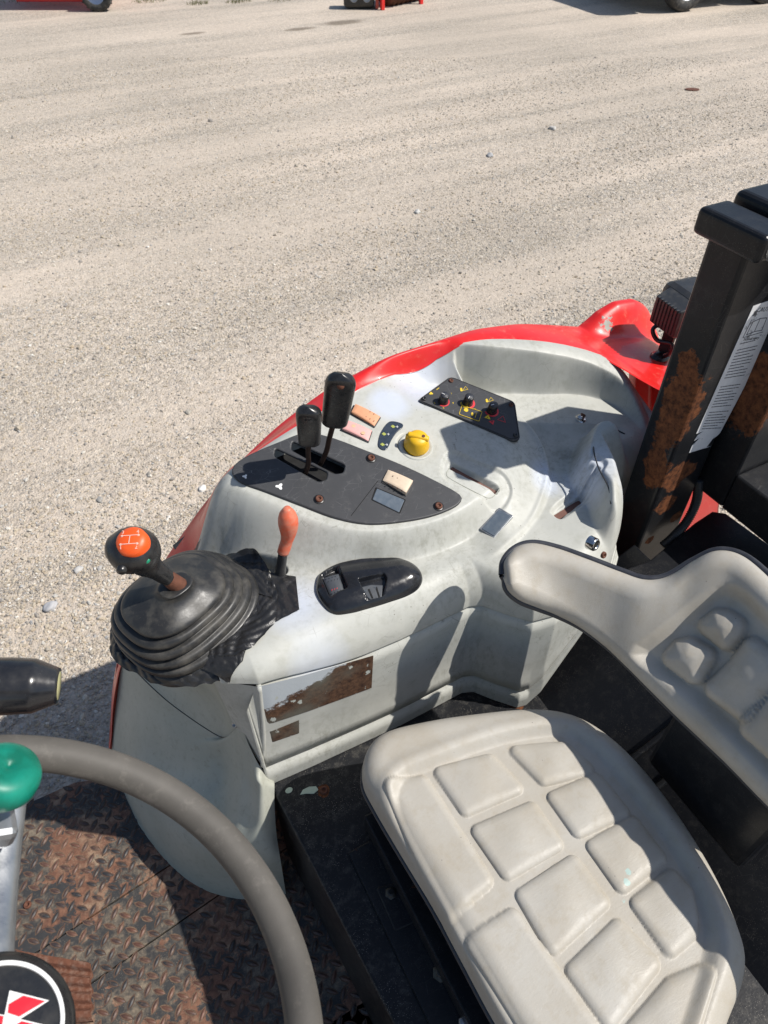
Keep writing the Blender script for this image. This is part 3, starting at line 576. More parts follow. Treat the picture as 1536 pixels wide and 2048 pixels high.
def surf(a, b, fine=True):
    a = np.asarray(a, float); b = np.asarray(b, float); XY = np.stack([a, b], -1)
    led = 1.345 - .03 * ss(.10, -.08, a) + .02 * ss(.75, 1.0, a)
    ar = arch(a)
    bd_ = bred(a); base = led + (ar - led) * ss(bd_ - .20, bd_ - .012, b - .03 * ss(.25, -.05, a))
    # tray behind the panel, then the panel mound over everything
    tz = 1.366 + (b - .87) * .20; mt = ss(.006, -.013, sdp(XY, tray)); base = base + mt * (np.minimum(tz, base) - base)
    front = ss(.42, .22, a); sm = sdp(XY, mound); sr = sdp(XY, mound_r)
    ex_ = (1 - mt) * (1 - ss(.74, .94, a)); m = ss(.022 + .045 * front + .055 * ss(1.0, 1.06, b) * ex_, -.016, sm); mr = ss(.005, -.007, sr); mr = np.maximum(mr, m * ss(1.0, 1.04, b) * ex_)
    right = ss(.60, .76, a); pl = plz(b) - right * .042 * ss(-.11, .0, sr) + right * .003 * np.exp(-((sr + .009) / .006) ** 2); mm = m * (1 - right) + mr * right
    z = base + mm * (pl - base)
    mc = ss(.018, -.022, sdp(XY, cup)); z = z + mc * (np.maximum(1.43, z) - z)
    # inner step of the panel end, wells, slots and the sunken lever shadow patch
    z = z - .006 * ss(.004, -.004, sdp(XY, rim_step))
    z = z - .007 * ss(.020, .014, np.hypot(a - ydial[0], (b - ydial[1])) - .010)
    if fine:
        z = z - .030 * ss(-.006, -.009, sdp(XY, p1w)) - .012 * ss(-.004, -.007, sdp(XY, p2w))
        z = z - .016 * ss(.002, -.002, sdp(XY, sl1)) - .010 * ss(.004, -.006, sdp(XY, sl2o)) - .016 * ss(.002, -.002, sdp(XY, sl2)) - .03 * ss(.002, -.003, sdp(XY, lev_sh))
    # inboard shoulder rounding down to the seam
    bi = bin_(a); t = np.clip(1 - (b - bi) / .062, 0, 1); zs = 1.262 + .040 * ss(.33, .11, a)
    f = 1 - np.sqrt(np.clip(1 - t ** 2, 0, 1)); z = z + f * (np.minimum(zs, z) - z)
    # rear end of the moulding rolls over
    re = ss(1.14, 1.24, a) * .12 * ss(1.1, .9, b); z = z - re
    return z
na_, nb_ = 620, 250
aa = np.linspace(-.10, 1.215, na_)
A2 = np.repeat(aa[:, None], nb_, 1); tt = np.linspace(0, 1, nb_)[None] ** 1.15
B2 = bred(aa)[:, None] + (bin_(aa) - bred(aa))[:, None] * (1 - (1 - tt) ** 1.0)
G = np.stack([A2, B2, surf(A2, B2)], -1)
# side wall under the shoulder: seam groove, panel, second groove, skirt
rows = []
wb_ = bin_(aa)
zb = np.full(na_, .955); bb = wb_ - .004
ab = aa.copy()
ab = aa - .030 * ss(.25, .118, aa); fr_ = aa < .118; zb = np.where(fr_, 1.262, zb)
bk = aa > .672; zb = np.where(bk, .955 + (aa - .672) * 1.52, zb); zb = np.minimum(zb, 1.235)
top = G[:, -1]
def wrow(t, off):
    off = np.where(fr_, 0, off)[:]
    q = np.stack([top[:, 0] + (ab - top[:, 0]) * t, top[:, 1] + (bb - top[:, 1]) * t - off, top[:, 2] + (zb - top[:, 2]) * t], -1); return q
for t_, off in ((.012, 0), (.016, -.005), (.026, -.005), (.03, .002), (.12, .003), (.3, .004), (.5, .004), (.66, .004), (.70, .007), (.80, .008), (.806, .002), (.825, .002), (.83, .012), (.92, .013), (1, .012)):
    rows.append(wrow(t_, off))
G = np.concatenate([G, np.stack(rows, 1)], 1)
CON = empty('control_console', (.5, .9, 1.3), TR)
qa = .5 * (G[:-1, :-1, 0] + G[1:, 1:, 0]); qb = .5 * (G[:-1, :-1, 1] + G[1:, 1:, 1]); keepq = ~((qa < .062) & (np.hypot(qa - .062, qb - .872) > .118)); cI = np.arange(G.shape[1] - 1)[None] >= nb_; keepq &= ~(cI & (aa[:-1, None] < .1165))
con = link('console_moulding', grid_mesh('console', G, capmask=keepq), M['grey'], CON)
# slot bottoms and a painted lever shadow
def liner(name, poly, z, mat, grow=1.0):
    c = np.mean(poly, 0); return link(name, mesh('l', [(c[0] + (x - c[0]) * grow, c[1] + (y - c[1]) * grow, z if np.isscalar(z) else z(c[0] + (x - c[0]) * grow, c[1] + (y - c[1]) * grow)) for x, y in poly], [tuple(range(len(poly)))], False), mat, con)
M['slot_brown'] = simple('brown_slot_filler', (.16, .075, .055), .7, var=.3)
liner('slot_filler', sl1, lambda x, y: float(surf(x, y, False)) - .010, M['slot_brown'], 1.04); z2_ = float(surf(*Z(1135, 998, 1.375)[:2], False)) - .013; liner('slot_filler', sl2, z2_, M['slot_brown'], 1.06)
liner('lever_shade_patch', lev_sh, 1.310, M['black_plastic'], 1.1)  # sunken black patch painting the shadow cast by the orange lever bulb
# frame line and round embossing of the filled slot, the pale label recess
fl = [PL.l(x, y) for x, y in ((885, 940), (905, 934), (1000, 978), (975, 990))]
F0, F1, Fb0, Fb1 = YB(426, 1360, .742), Vector((.1165, .690, 1.302)), YB(474, 1464, .765), Vector((.088, .690, 1.03)); Ft = Vector((.117, .690, 1.302))
Gq = []
for u in np.linspace(0, 1, 12):
    a_ = F0.lerp(Ft, u); b_ = Fb0.lerp(Fb1, u); Gq.append([a_.lerp(b_, v) for v in np.linspace(0, 1, 16)])
link('wall_end', grid_mesh('w', np.array([[tuple(p) for p in r] for r in Gq])), M['grey'], CON)
link('wall_end_edge', tube('w', [Vector((.119, .692, 1.300)), Vector((.106, .6905, 1.14)), Vector((.0895, .690, 1.025))], .0045, 12, 20), M['grey'], CON)
def on_surf_(px, py):
    z = 1.42
    for _ in range(10):
        p = Z(px, py, z); z = .5 * z + .5 * float(surf(p.x, p.y, False))
    return Vector((p.x, p.y, z))
link('embossed_outline', tube('e', [on_surf_(x, y) for x, y in ((899, 936), (893, 949), (905, 960), (960, 989), (978, 996), (990, 990), (1000, 976))], .0009, 6, 60), M['shield'], con)
# ---- recess under the gear lever and the forward shield
def wpt(px, py, **kw):
    (k_, v), = kw.items(); return {'z': lambda: Z(px, py, v), 'b': lambda: YB(px, py, v), 'a': lambda: XA(px, py, v)}[k_]()
topc = [YB(244, 1300, 1.165), wpt(270, 1318, b=1.06), wpt(300, 1335, b=.98), wpt(345, 1345, b=.90), wpt(390, 1350, b=.84), wpt(420, 1358, b=.755), F0]
seam = [YB(244, 1312, 1.165), wpt(285, 1356, b=1.06), wpt(330, 1398, b=.975), wpt(375, 1432, b=.91), wpt(420, 1462, b=.85), wpt(448, 1475, b=.815), Fb0]
n = 60; t1 = cr(topc, n); t2 = cr(seam, n); Gr = []
for j, s in enumerate(np.linspace(0, 1, 24)):
    q = t1 * (1 - s) + t2 * s; w = np.sin(np.linspace(0, 1, n) * np.pi) ** 1.2 * math.sin(s * math.pi) * .045; q = q + np.stack([w * .8, -w * .2, w * .1], 1) * 1.0; Gr.append(q)
link('lever_recess', grid_mesh('rec', np.array(Gr)), M['shield'], CON)
# shield: rows from the seam to the floor
sc = [seam[0], seam[1], seam[2], seam[3], seam[4], seam[5], wpt(480, 1456, b=.745), wpt(500, 1495, b=.715), wpt(519, 1532, b=.69), wpt(535, 1548, b=.687), wpt(548, 1560, b=.684)]
r1 = [YB(236, 1380, 1.170), wpt(280, 1420, b=1.075), wpt(325, 1450, b=.985), wpt(370, 1480, b=.925), wpt(418, 1503, b=.865), wpt(450, 1515, b=.825), wpt(480, 1530, b=.775), wpt(498, 1548, b=.735), wpt(515, 1558, b=.705), wpt(532, 1566, b=.69), wpt(549, 1572, b=.678)]
r2 = [YB(228, 1440, 1.172), wpt(270, 1480, b=1.06), wpt(320, 1510, b=.97), wpt(368, 1535, b=.90), wpt(415, 1552, b=.84), wpt(448, 1563, b=.80), wpt(478, 1570, b=.755), wpt(500, 1576, b=.715), wpt(520, 1580, b=.690), wpt(536, 1590, b=.674), wpt(549, 1605, b=.665)]
r3 = [YB(224, 1500, 1.172), wpt(262, 1540, b=1.05), wpt(312, 1575, b=.955), wpt(362, 1600, b=.88), wpt(410, 1618, b=.815), wpt(445, 1628, b=.77), wpt(475, 1634, b=.725), wpt(498, 1640, b=.69), wpt(520, 1645, b=.665), wpt(538, 1655, b=.652), wpt(553, 1668, b=.645)]
r4 = [YB(228, 1545, 1.168), wpt(262, 1600, b=1.01), wpt(315, 1650, b=.90), wpt(365, 1680, b=.82), wpt(412, 1700, b=.755), wpt(445, 1708, b=.71), wpt(475, 1712, b=.675), wpt(502, 1714, b=.647), wpt(524, 1718, b=.63), wpt(543, 1722, b=.622), wpt(562, 1726, b=.62)]
r5 = [Z(236, 1565, .70), Z(272, 1640, .70), Z(318, 1705, .70), Z(365, 1752, .70), Z(408, 1779, .70), Z(442, 1791, .70), Z(472, 1797, .70), Z(500, 1800, .70), Z(525, 1800, .70), Z(550, 1796, .70), Z(572, 1788, .70)]
FZ = .55
r5 = [Z(*projp, FZ) for projp in ((236, 1565), (272, 1640), (318, 1705), (365, 1752), (408, 1779), (442, 1791), (472, 1797), (500, 1800), (525, 1800), (550, 1796), (572, 1788))]
def pixof(P):
    x = P.x * AX[0] + P.y * BX[0]; y = P.x * AX[1] + P.y * BX[1]; h = CAMZ - P.z; c = math.sqrt(.5); d = (y + h) * c
    return 768 + F * x / d, 1024 - F * (y - h) * c / d
for rr, t, bu in ((r1, .16, .2), (r2, .34, .15), (r3, .56, .55), (r4, .80, 1.)):
    for i in range(1, 11):
        px_, py_ = pixof(rr[i]); fl_ = Z(px_, py_, FZ).y; S_, B_ = sc[i], r5[i]; k_ = min(1, i / 4)
        b = S_.y + (B_.y - S_.y) * t - .030 * bu * k_ + .014 * (1 - bu) * k_ * (i < 8); b = min(b, fl_ - .012 * (1 - t) - .006); rr[i] = YB(px_, py_, b)
RW = [cr(r, 90) for r in (sc, r1, r2, r3, r4, r5)]
RW = np.array(RW); n = RW.shape[1]
Gs = np.stack([cr(RW[:, i], 60) for i in range(n)], 1)
for j in range(60):      # two moulding lines across the lower shield
    pass
sh = link('forward_shield', grid_mesh('shield', Gs), M['shield'], CON)
# thin black bead painting in the shade of the seam gap
link('shield_seam', tube('s', [Vector(p) for p in cr(seam, 30)], .0014, 8, 60), M['black_plastic'], CON)
# shield screw and dimple
def screw(name, p, nrm, r, parent, mat=None, sock=True):
    me = lathe('s', [(0, r * .05), (r * .45, r * .05), (r * .5, r * .45), (r * .8, r * .5), (r, r * .25), (r, -r * .3)], p, nrm, 20) if sock else lathe('s', [(0, r * .5), (r * .7, r * .42), (r, r * .05), (r, -r * .3)], p, nrm, 20)
    return link(name, me, mat or M['dark_metal'], parent)
fn = Vector((-.75, -.35, .55))
screw('screw', wpt(337, 1451, b=.965) + fn * .002, fn, .008, CON); link('dimple', lathe('d', [(0, -.004), (.006, -.003), (.012, .001), (.015, .0), (.017, -.003)], wpt(264, 1458, b=1.09) + fn * .001, fn, 24, sx=.8, sy=1.3), M['shield'], CON)
screw('screw', wpt(470, 1449, b=.755), fn, .007, CON, M['steel'])
# lower edge of the wall: skirt end at the shield
# ---- red fender: strip along the outside, over the arch, with a rolled edge
fa = np.linspace(-.235, 1.60, 420); rowsF = []
b0 = np.where(fa < 1.2, bred(np.minimum(fa, 1.2)) - .006, .74); b0 = np.where(fa > 1.14, np.minimum(b0, np.interp(fa, [1.14, 1.2, 1.3], [1.01, .84, .74])), b0)
def fz(a, b):
    z = np.where(a < 1.2, arch(a), arch(a)); return z + .004 * np.sin(np.clip((b - 1.14) / .06, 0, 1) * np.pi)
def rim(a): return np.interp(a, [1.20, 1.225, 1.25, 1.30, 1.36, 1.42, 1.47, 1.53], [0, .020, .042, .066, .076, .068, .045, 0])
zin = surf(np.minimum(fa, 1.2), bred(np.minimum(fa, 1.2)), False) - .0012; wz = ss(1.20, 1.10, fa)
for s in np.linspace(0, 1, 50):
    b = b0 + (1.192 - b0) * s
    fin = rim(fa) * ss(1.125, 1.185, b)
    zz_ = zin + (arch(fa) - zin) * (s * s * (3 - 2 * s)) + .003 * math.sin(s * 3.14); rowsF.append(np.stack([fa, b, fz(fa, b) * (1 - wz) + zz_ * wz + fin + (-.0015 if s < .05 else 0)], -1))
tp = rowsF[-1]
nrm_ = np.stack([-np.gradient(arch(fa), fa), 0 * fa, np.ones_like(fa)], -1); nrm_ /= np.linalg.norm(nrm_, axis=1)[:, None]
for th in np.linspace(15, 90, 6):
    r = .010; rowsF.append(tp + np.array([0, 1, 0]) * r * math.sin(R(th)) - nrm_ * r * (1 - math.cos(R(th))))
for d in (.03, .07, .075):
    rowsF.append(tp + np.array([0, .010 if d < .072 else .002, 0]) - nrm_ * (.01 + d))
rowsF.append(tp + np.array([0, -.02, 0]) - nrm_ * .08)
FE = empty('fender', (.7, 1.1, 1.4), TR)
link('fender_panel', grid_mesh('f', np.stack(rowsF, 1)), M['red'], FE)
# front edge post of the fender seen beside the shield: faded strip
link('fender_edge_trim', tube('e', [YB(238, 1330, 1.178), YB(229, 1400, 1.182), YB(223, 1480, 1.184), YB(224, 1540, 1.182)], .006, 8, 20), M['red_dull'], FE)
# inner fender skin behind the post
inn = [(1.185, 1.40), (1.2, 1.39), (1.30, 1.32), (1.42, 1.15), (1.48, 1.0), (1.48, .7), (1.185, .7)]
FI = Frame((0, .80, 0), (0, 1, 0), (1, 0, 0))
s_ = 1 if FI.v.z > 0 else -1
link('inner_fender_skin', FI.plate('i', [(a, s_ * z) for a, z in inn], (), -.003, .003, .001), M['red'], FE)
hz = [wpt(1398, 960, b=.71), wpt(1392, 1005, b=.70), wpt(1372, 1045, b=.69), wpt(1345, 1075, b=.68), wpt(1325, 1092, b=.68)]
P_ = cr(hz, 160); rr_ = np.tile([.011, .011, .0095, .0095], 40)
link('corrugated_hose', tube('h', [Vector(p) for p in P_], list(rr_), 14, 160), M['black_plastic'], TR)
wheel('rear_wheel', Vector((.76, 1.12, .67)), .67, .34, (0, 1, 0), TR, M['red_dull'], 20)
# duct tape squares at the front outer edge of the console
_ga = np.arange(-.14, 1.26, .003); _gb = np.arange(.54, 1.24, .003); _GA, _GB = np.meshgrid(_ga, _gb, indexing='ij'); _GZ = surf(_GA, _GB, False)
def sfast(a, b):
    u = np.clip((np.asarray(a, float) - _ga[0]) / .003, 0, len(_ga) - 1.001); v = np.clip((np.asarray(b, float) - _gb[0]) / .003, 0, len(_gb) - 1.001)
    i = u.astype(int); j = v.astype(int); u = u - i; v = v - j
    return _GZ[i, j] * (1 - u) * (1 - v) + _GZ[i + 1, j] * u * (1 - v) + _GZ[i, j + 1] * (1 - u) * v + _GZ[i + 1, j + 1] * u * v
def on_surf(px, py, off=.001, it=6):
    z = 1.35
    for _ in range(24):
        p = Z(px, py, z); z = .5 * z + .5 * float(sfast(p.x, p.y))
    p = Z(px, py, z); return Vector((p.x, p.y, z + off))
def sheet(name, quad, mat, parent, off=.0012, n=24, wob=.0, seed=0, sfn=None):
    """thin sheet laid over the moulding between four corners"""
    q = [on_surf(x, y) for x, y in quad]; rg = np.random.default_rng(seed); G = []
    for u in np.linspace(0, 1, n):
        r = []
        for v in np.linspace(0, 1, n):
            p = q[0] * (1 - u) * (1 - v) + q[1] * u * (1 - v) + q[2] * u * v + q[3] * (1 - u) * v
            zz = float(sfast(p.x, p.y)) + off + wob * (abs(math.sin(11 * u + 6 * v + 2 * math.sin(5 * v) + seed)) * .6 + .5 * abs(math.sin(9 * v - 12 * u + seed * 2)) + .06 * rg.random()) * .5
            r.append((p.x, p.y, zz))
        G.append(r)
    return link(name, grid_mesh('s', np.array(G)), mat, parent)
M['tape_matt'] = simple('matt_dark_tape', (.03, .034, .045), .5, var=.3, bump=.2)
sheet('tape_patch', [(345, 1092), (383, 1062), (402, 1078), (362, 1118)], M['tape_matt'], con)
# ---- black control panel
pan = link('lever_panel', PL.plate('p1', plate1, [
    rpoly([PL.l(*p) for p in ((585, 885), (690, 932), (686, 948), (668, 950), (582, 902))], .006),
    rpoly([PL.l(*p) for p in ((551, 899), (655, 947), (652, 962), (636, 966), (548, 915))], .006)], -.002, .005, .003), M['panel'], CON)
M['void'] = simple('dark_slot_interior', (.008, .008, .008), .9, var=.1, bump=0)
link('slot_well', PL.plate('v', [PL.l(*p) for p in ((530, 905), (585, 872), (705, 930), (705, 960), (650, 985))], (), -.027, -.024, .0), M['void'], pan)  # near-black sheet under the slots, painting in their inner shade
link('panel_joint', PL.stroke([PL.l(755, 965), PL.l(702, 1034)], .0011, .0045, .0056), M['void'], pan)
for x, y in ((742, 917), (638, 999), (877, 1013)):
    p = PL.hit(x, y, .005); w_ = screw('screw', p + PL.n * .002, PL.n, .0075, pan, M['rust_metal'])
    link('washer', lathe('w', [(.006, .0005), (.0105, .0008), (.0112, -.001)], p + PL.n * .0006, PL.n, 20), M['satin_black'], w_)
for x, y, s in ((559, 973, .006), (490, 953, .004)):
    c = PL.l(x, y, .005); link('paint_splash', PL.plate('sp', [(c[0] + s * (1 + .4 * math.sin(3 * t + x)) * math.cos(t), c[1] + s * (1 + .4 * math.sin(3 * t + x)) * math.sin(t)) for t in np.linspace(0, 6.28, 18)[:-1]], (), .0048, .0056, .0002), M['white_print'], pan)
def rocker(name, quad, fr, mat, parent, h=.008, tilt=.0, round_=.25, base=.004, curve=.002, n=14):
    q = [Vector(fr.l(x, y, h + base)) for x, y in quad]; G = []
    ins = .0008
    for i, u in enumerate(np.linspace(0, 1, n)):
        r = []
        for v in np.linspace(0, 1, n):
            p = q[0] * (1 - u) * (1 - v) + q[1] * u * (1 - v) + q[2] * u * v + q[3] * (1 - u) * v
            e = min(u, 1 - u, v, 1 - v); hh = base + h + tilt * (u - .5) + curve * (1 - (2 * u - 1) ** 2) * 1.0 - .0015 * (1 - min(1, e / .1)) ** 2
            r.append(fr.w(p.x, p.y, hh))
        G.append(r)
    G = np.array(G); top = grid_mesh('t', G)
    rim_ = [G[i, 0] for i in range(n)] + [G[-1, j] for j in range(1, n)] + [G[i, -1] for i in range(n - 2, -1, -1)] + [G[0, j] for j in range(n - 2, 0, -1)]
    lo = [np.array(fr.o) + (np.array(p) - np.array(fr.o)) - np.array(fr.n) * (h + .004) for p in rim_]
    sk = grid_mesh('s', np.array([rim_, lo]), wrapv=True, smooth=False)
    return link(name, join('r', [top, sk]), mat, parent)
def bezel(fr, quad, parent, grow=.003, h0=.0, h1=.0062, mat='black_plastic', hh=.004):
    q = [Vector(fr.l(x, y, hh)) for x, y in quad]; c = sum(q, Vector((0, 0))) / 4
    o = [tuple(p + (p - c).normalized() * grow) for p in q]
    return link('bezel', fr.plate('b', rpoly(o, .002), (), h0, h1, .0008), M[mat], parent)
rk = rocker('rocker_switch', [(777, 937), (826, 962), (812, 986), (766, 958)], PL, M['cream'], pan, .009, .006, base=.005); bezel(PL, [(775, 945), (824, 968), (810, 992), (765, 966)], rk, .003, .003, .0066)
for i in range(8):
    c = PL.l(786 + (i % 4) * 9 - (i // 4) * 9, 951 + (i % 4) * 4.5 + (i // 4) * 15, .017); link('dimple', PL.plate('m', ellp(c, .0010, .0010, 8), (), .0130, .0162, .0001), M['slot_brown'], rk)
rk = link('switch_blank', PL.plate('b', rpoly([PL.l(*p, .006) for p in ((754, 977), (809, 1000), (798, 1025), (745, 999))], .002), (), .004, .0066, .0008), M['slate'], pan)
link('bezel', PL.plate('b', rpoly([PL.l(*p, .005) for p in ((751, 974), (812, 999), (800, 1028), (742, 1000))], .003), (), .003, .0055, .0005), M['void'], rk)
# faded orange and pink rockers, set in the grey moulding
M['rocker_dark'] = simple('dark_rocker_bezel', (.05, .05, .05), .6)
for quad, mt_, nm in (([(711, 808), (761, 831), (749, 850), (703, 824)], 'orange_faded', 'faded orange rocker'), ([(693, 840), (744, 859), (737, 880), (685, 857)], 'pink_faded', 'faded pink rocker')):
    r_ = rocker('rocker_switch', quad, PL, M[mt_], CON, .006, -.004, base=.001); r_['label'] = nm
    bezel(PL, [(x - 2, y + 4) for x, y in quad], r_, .0035, .0, .0022, 'rocker_dark', .001)
for x, y in ((707, 852), (726, 866)):
    c = PL.l(x, y, .009); link('rocker_mark', PL.plate('m', ellp(c, .0045, .004, 18), (), .0085, .0097, .0002), simple('pale_mark_%d' % x, (.62, .42, .25), .6), r_)
for i in range(10):
    c = PL.l(716 + (i % 5) * 8 + (i // 5) * 0, 812 + (i % 5) * 4 + (i // 5) * 14, .008); link('dimple', PL.plate('m', ellp(c, .0011, .0011, 8), (), .0080, .0091, .0001), M['slot_brown'], bpy.data.objects['rocker_switch.001'])
# crescent symbol plate
cres = [PL.l(*p, .002) for p in ((779, 843), (802, 846), (806, 853), (794, 864), (784, 878), (775, 896), (767, 900), (757, 893), (757, 880), (763, 862))]
cp = link('symbol_plate', PL.plate('c', [tuple(p[:2]) for p in cr([(x, y, 0) for x, y in cres], 50, True)], (), -.001, .0022, .0008), M['blue_black'], CON)
for x, y, an in ((786, 853, .2), (768, 868, .5), (765, 889, .9)):
    c = PL.l(x, y, .003); ca, sa = math.cos(-.5), math.sin(-.5)
    pts = [(c[0] + (u * ca - v * sa) * .0042, c[1] + (u * sa + v * ca) * .0042) for u, v in ((-1, .5), (-.5, .5), (-.5, 1), (.3, 1), (.6, .5), (1, .5), (1, -.4), (.4, -.4), (.4, -.8), (-.4, -.8), (-.4, -.3), (-1, -.3))]
    link('gear_symbol', PL.plate('g', pts, (), .002, .0029, .0001), M['olive_print'], cp)
    link('arrow_symbol', join('a', [PL.stroke([(c[0] + .006, c[1] - .002), (c[0] + .010, c[1] - .0045)], .0009, .002, .0028), PL.stroke([(c[0] + .007, c[1] - .0055), (c[0] + .010, c[1] - .0045), (c[0] + .0095, c[1] - .001)], .0007, .002, .0028)]), M['white_print'], cp)
# yellow dial
yc = PL.hit(833, 890, .004); yd = link('yellow_dial', lathe('y', [(0, .030), (.007, .0302), (.0165, .0288), (.0212, .024), (.024, .011), (.027, .003), (.027, .0), (.025, -.006)], yc, PL.n, 40), M['yellow'], CON)
rot = PL.M @ Matrix.Rotation(R(-38), 3, 'Z')
link('grip_bar', rbox('g', yc + PL.n * .0275 + (rot @ Vector((-.001, 0, 0))), (.046, .0135, .0125), .005, rot, 3, True), M['yellow'], yd)
link('pointer', rbox('g', yc + PL.n * .020 + (rot @ Vector((-.0205, 0, 0))), (.012, .007, .014), .002, rot, 2), M['yellow'], yd)
link('dial_hole', lathe('h', [(0, .0001), (.0026, .0002), (.0034, .0010), (.0036, -.001)], yc + PL.n * .0338 + (rot @ Vector((.009, .0, 0))), PL.n, 14), M['rust_metal'], yd)
link('dial_collar', lathe('c', [(.028, .0), (.032, .0022), (.036, .0015), (.038, -.003)], yc - PL.n * .004, PL.n, 40), M['grey'], yd)
# knob panel
p2 = link('knob_panel', PL.plate('p2', plate2, (), -.004, .004, .0015), M['panel'], CON)
inr = [Vector(p) for p in plate2]; cc = sum(inr, Vector((0, 0))) / len(inr); edge = [tuple(p + (cc - p).normalized() * .0035) for p in inr]
link('panel_edge_line', PL.stroke(edge, .0006, .0038, .0045, True), M['void'], p2)
for i, (x, y) in enumerate(((902, 762), (1022, 810), (848, 798), (1031, 871))):
    screw('screw', PL.hit(x, y, .004) + PL.n * .001, PL.n, .0052, p2, M['rust_metal'] if i < 2 else M['satin_black'])
KN = [(886, 803, 128), (935, 806, 215), (983, 822, 182)]
for i, (x, y, ang) in enumerate(KN):
    c = PL.hit(x, y, .004); cl = PL.l(x, y, .004)
    kb = link('rotary_knob', lathe('k', [(0, .0225), (.0088, .0225), (.0098, .0215), (.0102, .012), (.0112, .003), (.0114, 0)], c, PL.n, 28), M['satin_black'], p2)
    kt = link('knob_cap', lathe('k', [(0, .0006), (.0084, .0005), (.0088, -.0008)], c + PL.n * .0226, PL.n, 28), M['seat_shell'], kb)
    link('knob_line', rbox('l', c + PL.n * .0234 + (PL.M @ Matrix.Rotation(R(ang), 3, 'Z') @ Vector((.0042, 0, 0))), (.0075, .0012, .0006), 0, PL.M @ Matrix.Rotation(R(ang), 3, 'Z')), M['white_print'], kb)
    # red (and yellow) scale ring printed round the knob
    def arc(a0, a1, r0, r1, mt, nm='scale_arc'):
        T_ = np.radians(np.linspace(a0, a1, 24)); pl_ = [(cl[0] + r1 * math.cos(t), cl[1] + r1 * math.sin(t)) for t in T_] + [(cl[0] + r0 * math.cos(t), cl[1] + r0 * math.sin(t)) for t in T_[::-1]]
        link(nm, PL.plate('a', pl_, (), .0038, .0046, .0001), M[mt], p2)
    if i == 0: arc(-150, 20, .0122, .0145, 'red_print')
    if i == 1: arc(-100, 40, .0122, .0168, 'red_print'); arc(-215, -110, .0135, .0145, 'yellow_print'); arc(-205, -120, .0155, .0163, 'yellow_print')
    if i == 2: arc(-195, 30, .0125, .0162, 'red_print')
def ptxt(b, x, y, s, ang, mt, par=p2, nm='lettering', fr=PL, h=.0043): 
    c = fr.l(x, y, h); return link(nm, fr.text(b, c[0], c[1], s, R(ang), h, .0002), M[mt], par)
UP = -14
ptxt('1', 903, 787, .006, UP, 'yellow_print'); ptxt('2', 869, 806, .006, UP, 'yellow_print'); ptxt('3', 887, 816, .007, UP, 'yellow_print'); ptxt('4', 906, 806, .007, UP, 'yellow_print')
# small tractor pictogram by the first knob
def pic(pts, x, y, s, mt, ang=UP, fill=True, w=.0009, par=p2, nm='symbol'):
    c = PL.l(x, y, .0043); ca, sa = math.cos(R(ang)), math.sin(R(ang)); q = [(c[0] + (u * ca - v * sa) * s, c[1] + (u * sa + v * ca) * s) for u, v in pts]
    link(nm, PL.plate('p', q, (), .0038, .0047, .0001) if fill else PL.stroke(q, w, .0038, .0046, True), M[mt], par)
pic([(-1, -.6), (-1, .2), (-.3, .3), (-.3, 1), (.5, 1), (.7, .2), (1, .1), (1, -.6)], 862, 787, .0042, 'yellow_print')
pic([(-1, 0), (1, 0), (1, .3), (-1, .3)], 876, 778, .0045, 'yellow_print', 20)
for x, y in ((926, 777), (977, 799)):
    pic([(-.5, -1), (.1, -1), (.35, -.7), (.35, .6), (0, .95), (-.4, .8), (-.6, .4)], x - 3, y + 2, .0052, 'yellow_print', -25)
    pic([(-1, -1.1), (1.3, -.5), (.6, 1.1)], x + 3, y, .0055, 'yellow_print', -20, False, .0007)
pic([(0, 1), (.7, .7), (1, 0), (.7, -.7), (0, -1), (-.7, -.7), (-1, 0), (-.7, .7)], 932, 820, .0052, 'yellow_print')
bxp = rpoly([PL.l(*p, .0043) for p in ((924, 811), (964, 824), (958, 843), (918, 829))], .0025); link('symbol_box', PL.stroke(bxp, .0009, .0038, .0046, True), M['yellow_print'], p2)
pic([(-.5, -1), (.1, -1), (.35, -.7), (.35, .6), (0, .95), (-.4, .8), (-.6, .4)], 945, 828, .0048, 'yellow_print', -30); pic([(-1, -.2), (1.3, -.1), (1.3, .1), (-1, 0)], 951, 831, .006, 'yellow_print', 45)
ptxt('AUTO', 948, 818, .0032, UP - 6, 'yellow_print')
pic([(-1, -.8), (1, -.6), (-.2, 1)], 976, 834, .0068, 'yellow_print', -50); pic([(-1, -.8), (1, -.6), (-.2, 1)], 984, 845, .0066, 'red_print', 160)
pic([(0, .4), (.4, 0), (0, -.4), (-.4, 0)], 975, 835, .0042, 'void', 0); pic([(0, .4), (.4, 0), (0, -.4), (-.4, 0)], 984, 844, .0042, 'void', 0)
bpy.data.objects[p2.children[-1].name].location.z += .0007; bpy.data.objects[p2.children[-2].name].location.z += .0007
pic([(-1, -.8), (1, -.6), (-.2, 1)], 1005, 838, .0088, 'red_print', -50, False, .0008); ptxt('!', 1002, 835, .006, 130, 'red_print')
# blank cover on the ledge
def surf_frame(px, py):
    p = on_surf(px, py, 0); e = .008; nx = (float(sfast(p.x + e, p.y)) - float(sfast(p.x - e, p.y))) / (2 * e); ny = (float(sfast(p.x, p.y + e)) - float(sfast(p.x, p.y - e))) / (2 * e)
    return Frame(p, (-nx, -ny, 1))
SFr = surf_frame(993, 1046)
bc = link('switch_blank', SFr.plate('b', rpoly([SFr.l(*p, .002) for p in ((998, 1019), (1023, 1033), (988, 1073), (963, 1058))], .002), (), -.002, .0035, .001), M['slate'], CON); bc['label'] = 'slate grey blank switch cover'
link('bezel', SFr.plate('b', rpoly([SFr.l(*p, .001) for p in ((998, 1015), (1027, 1032), (988, 1077), (959, 1058))], .003), (), -.006, .0022, .001), M['steel'], bc)
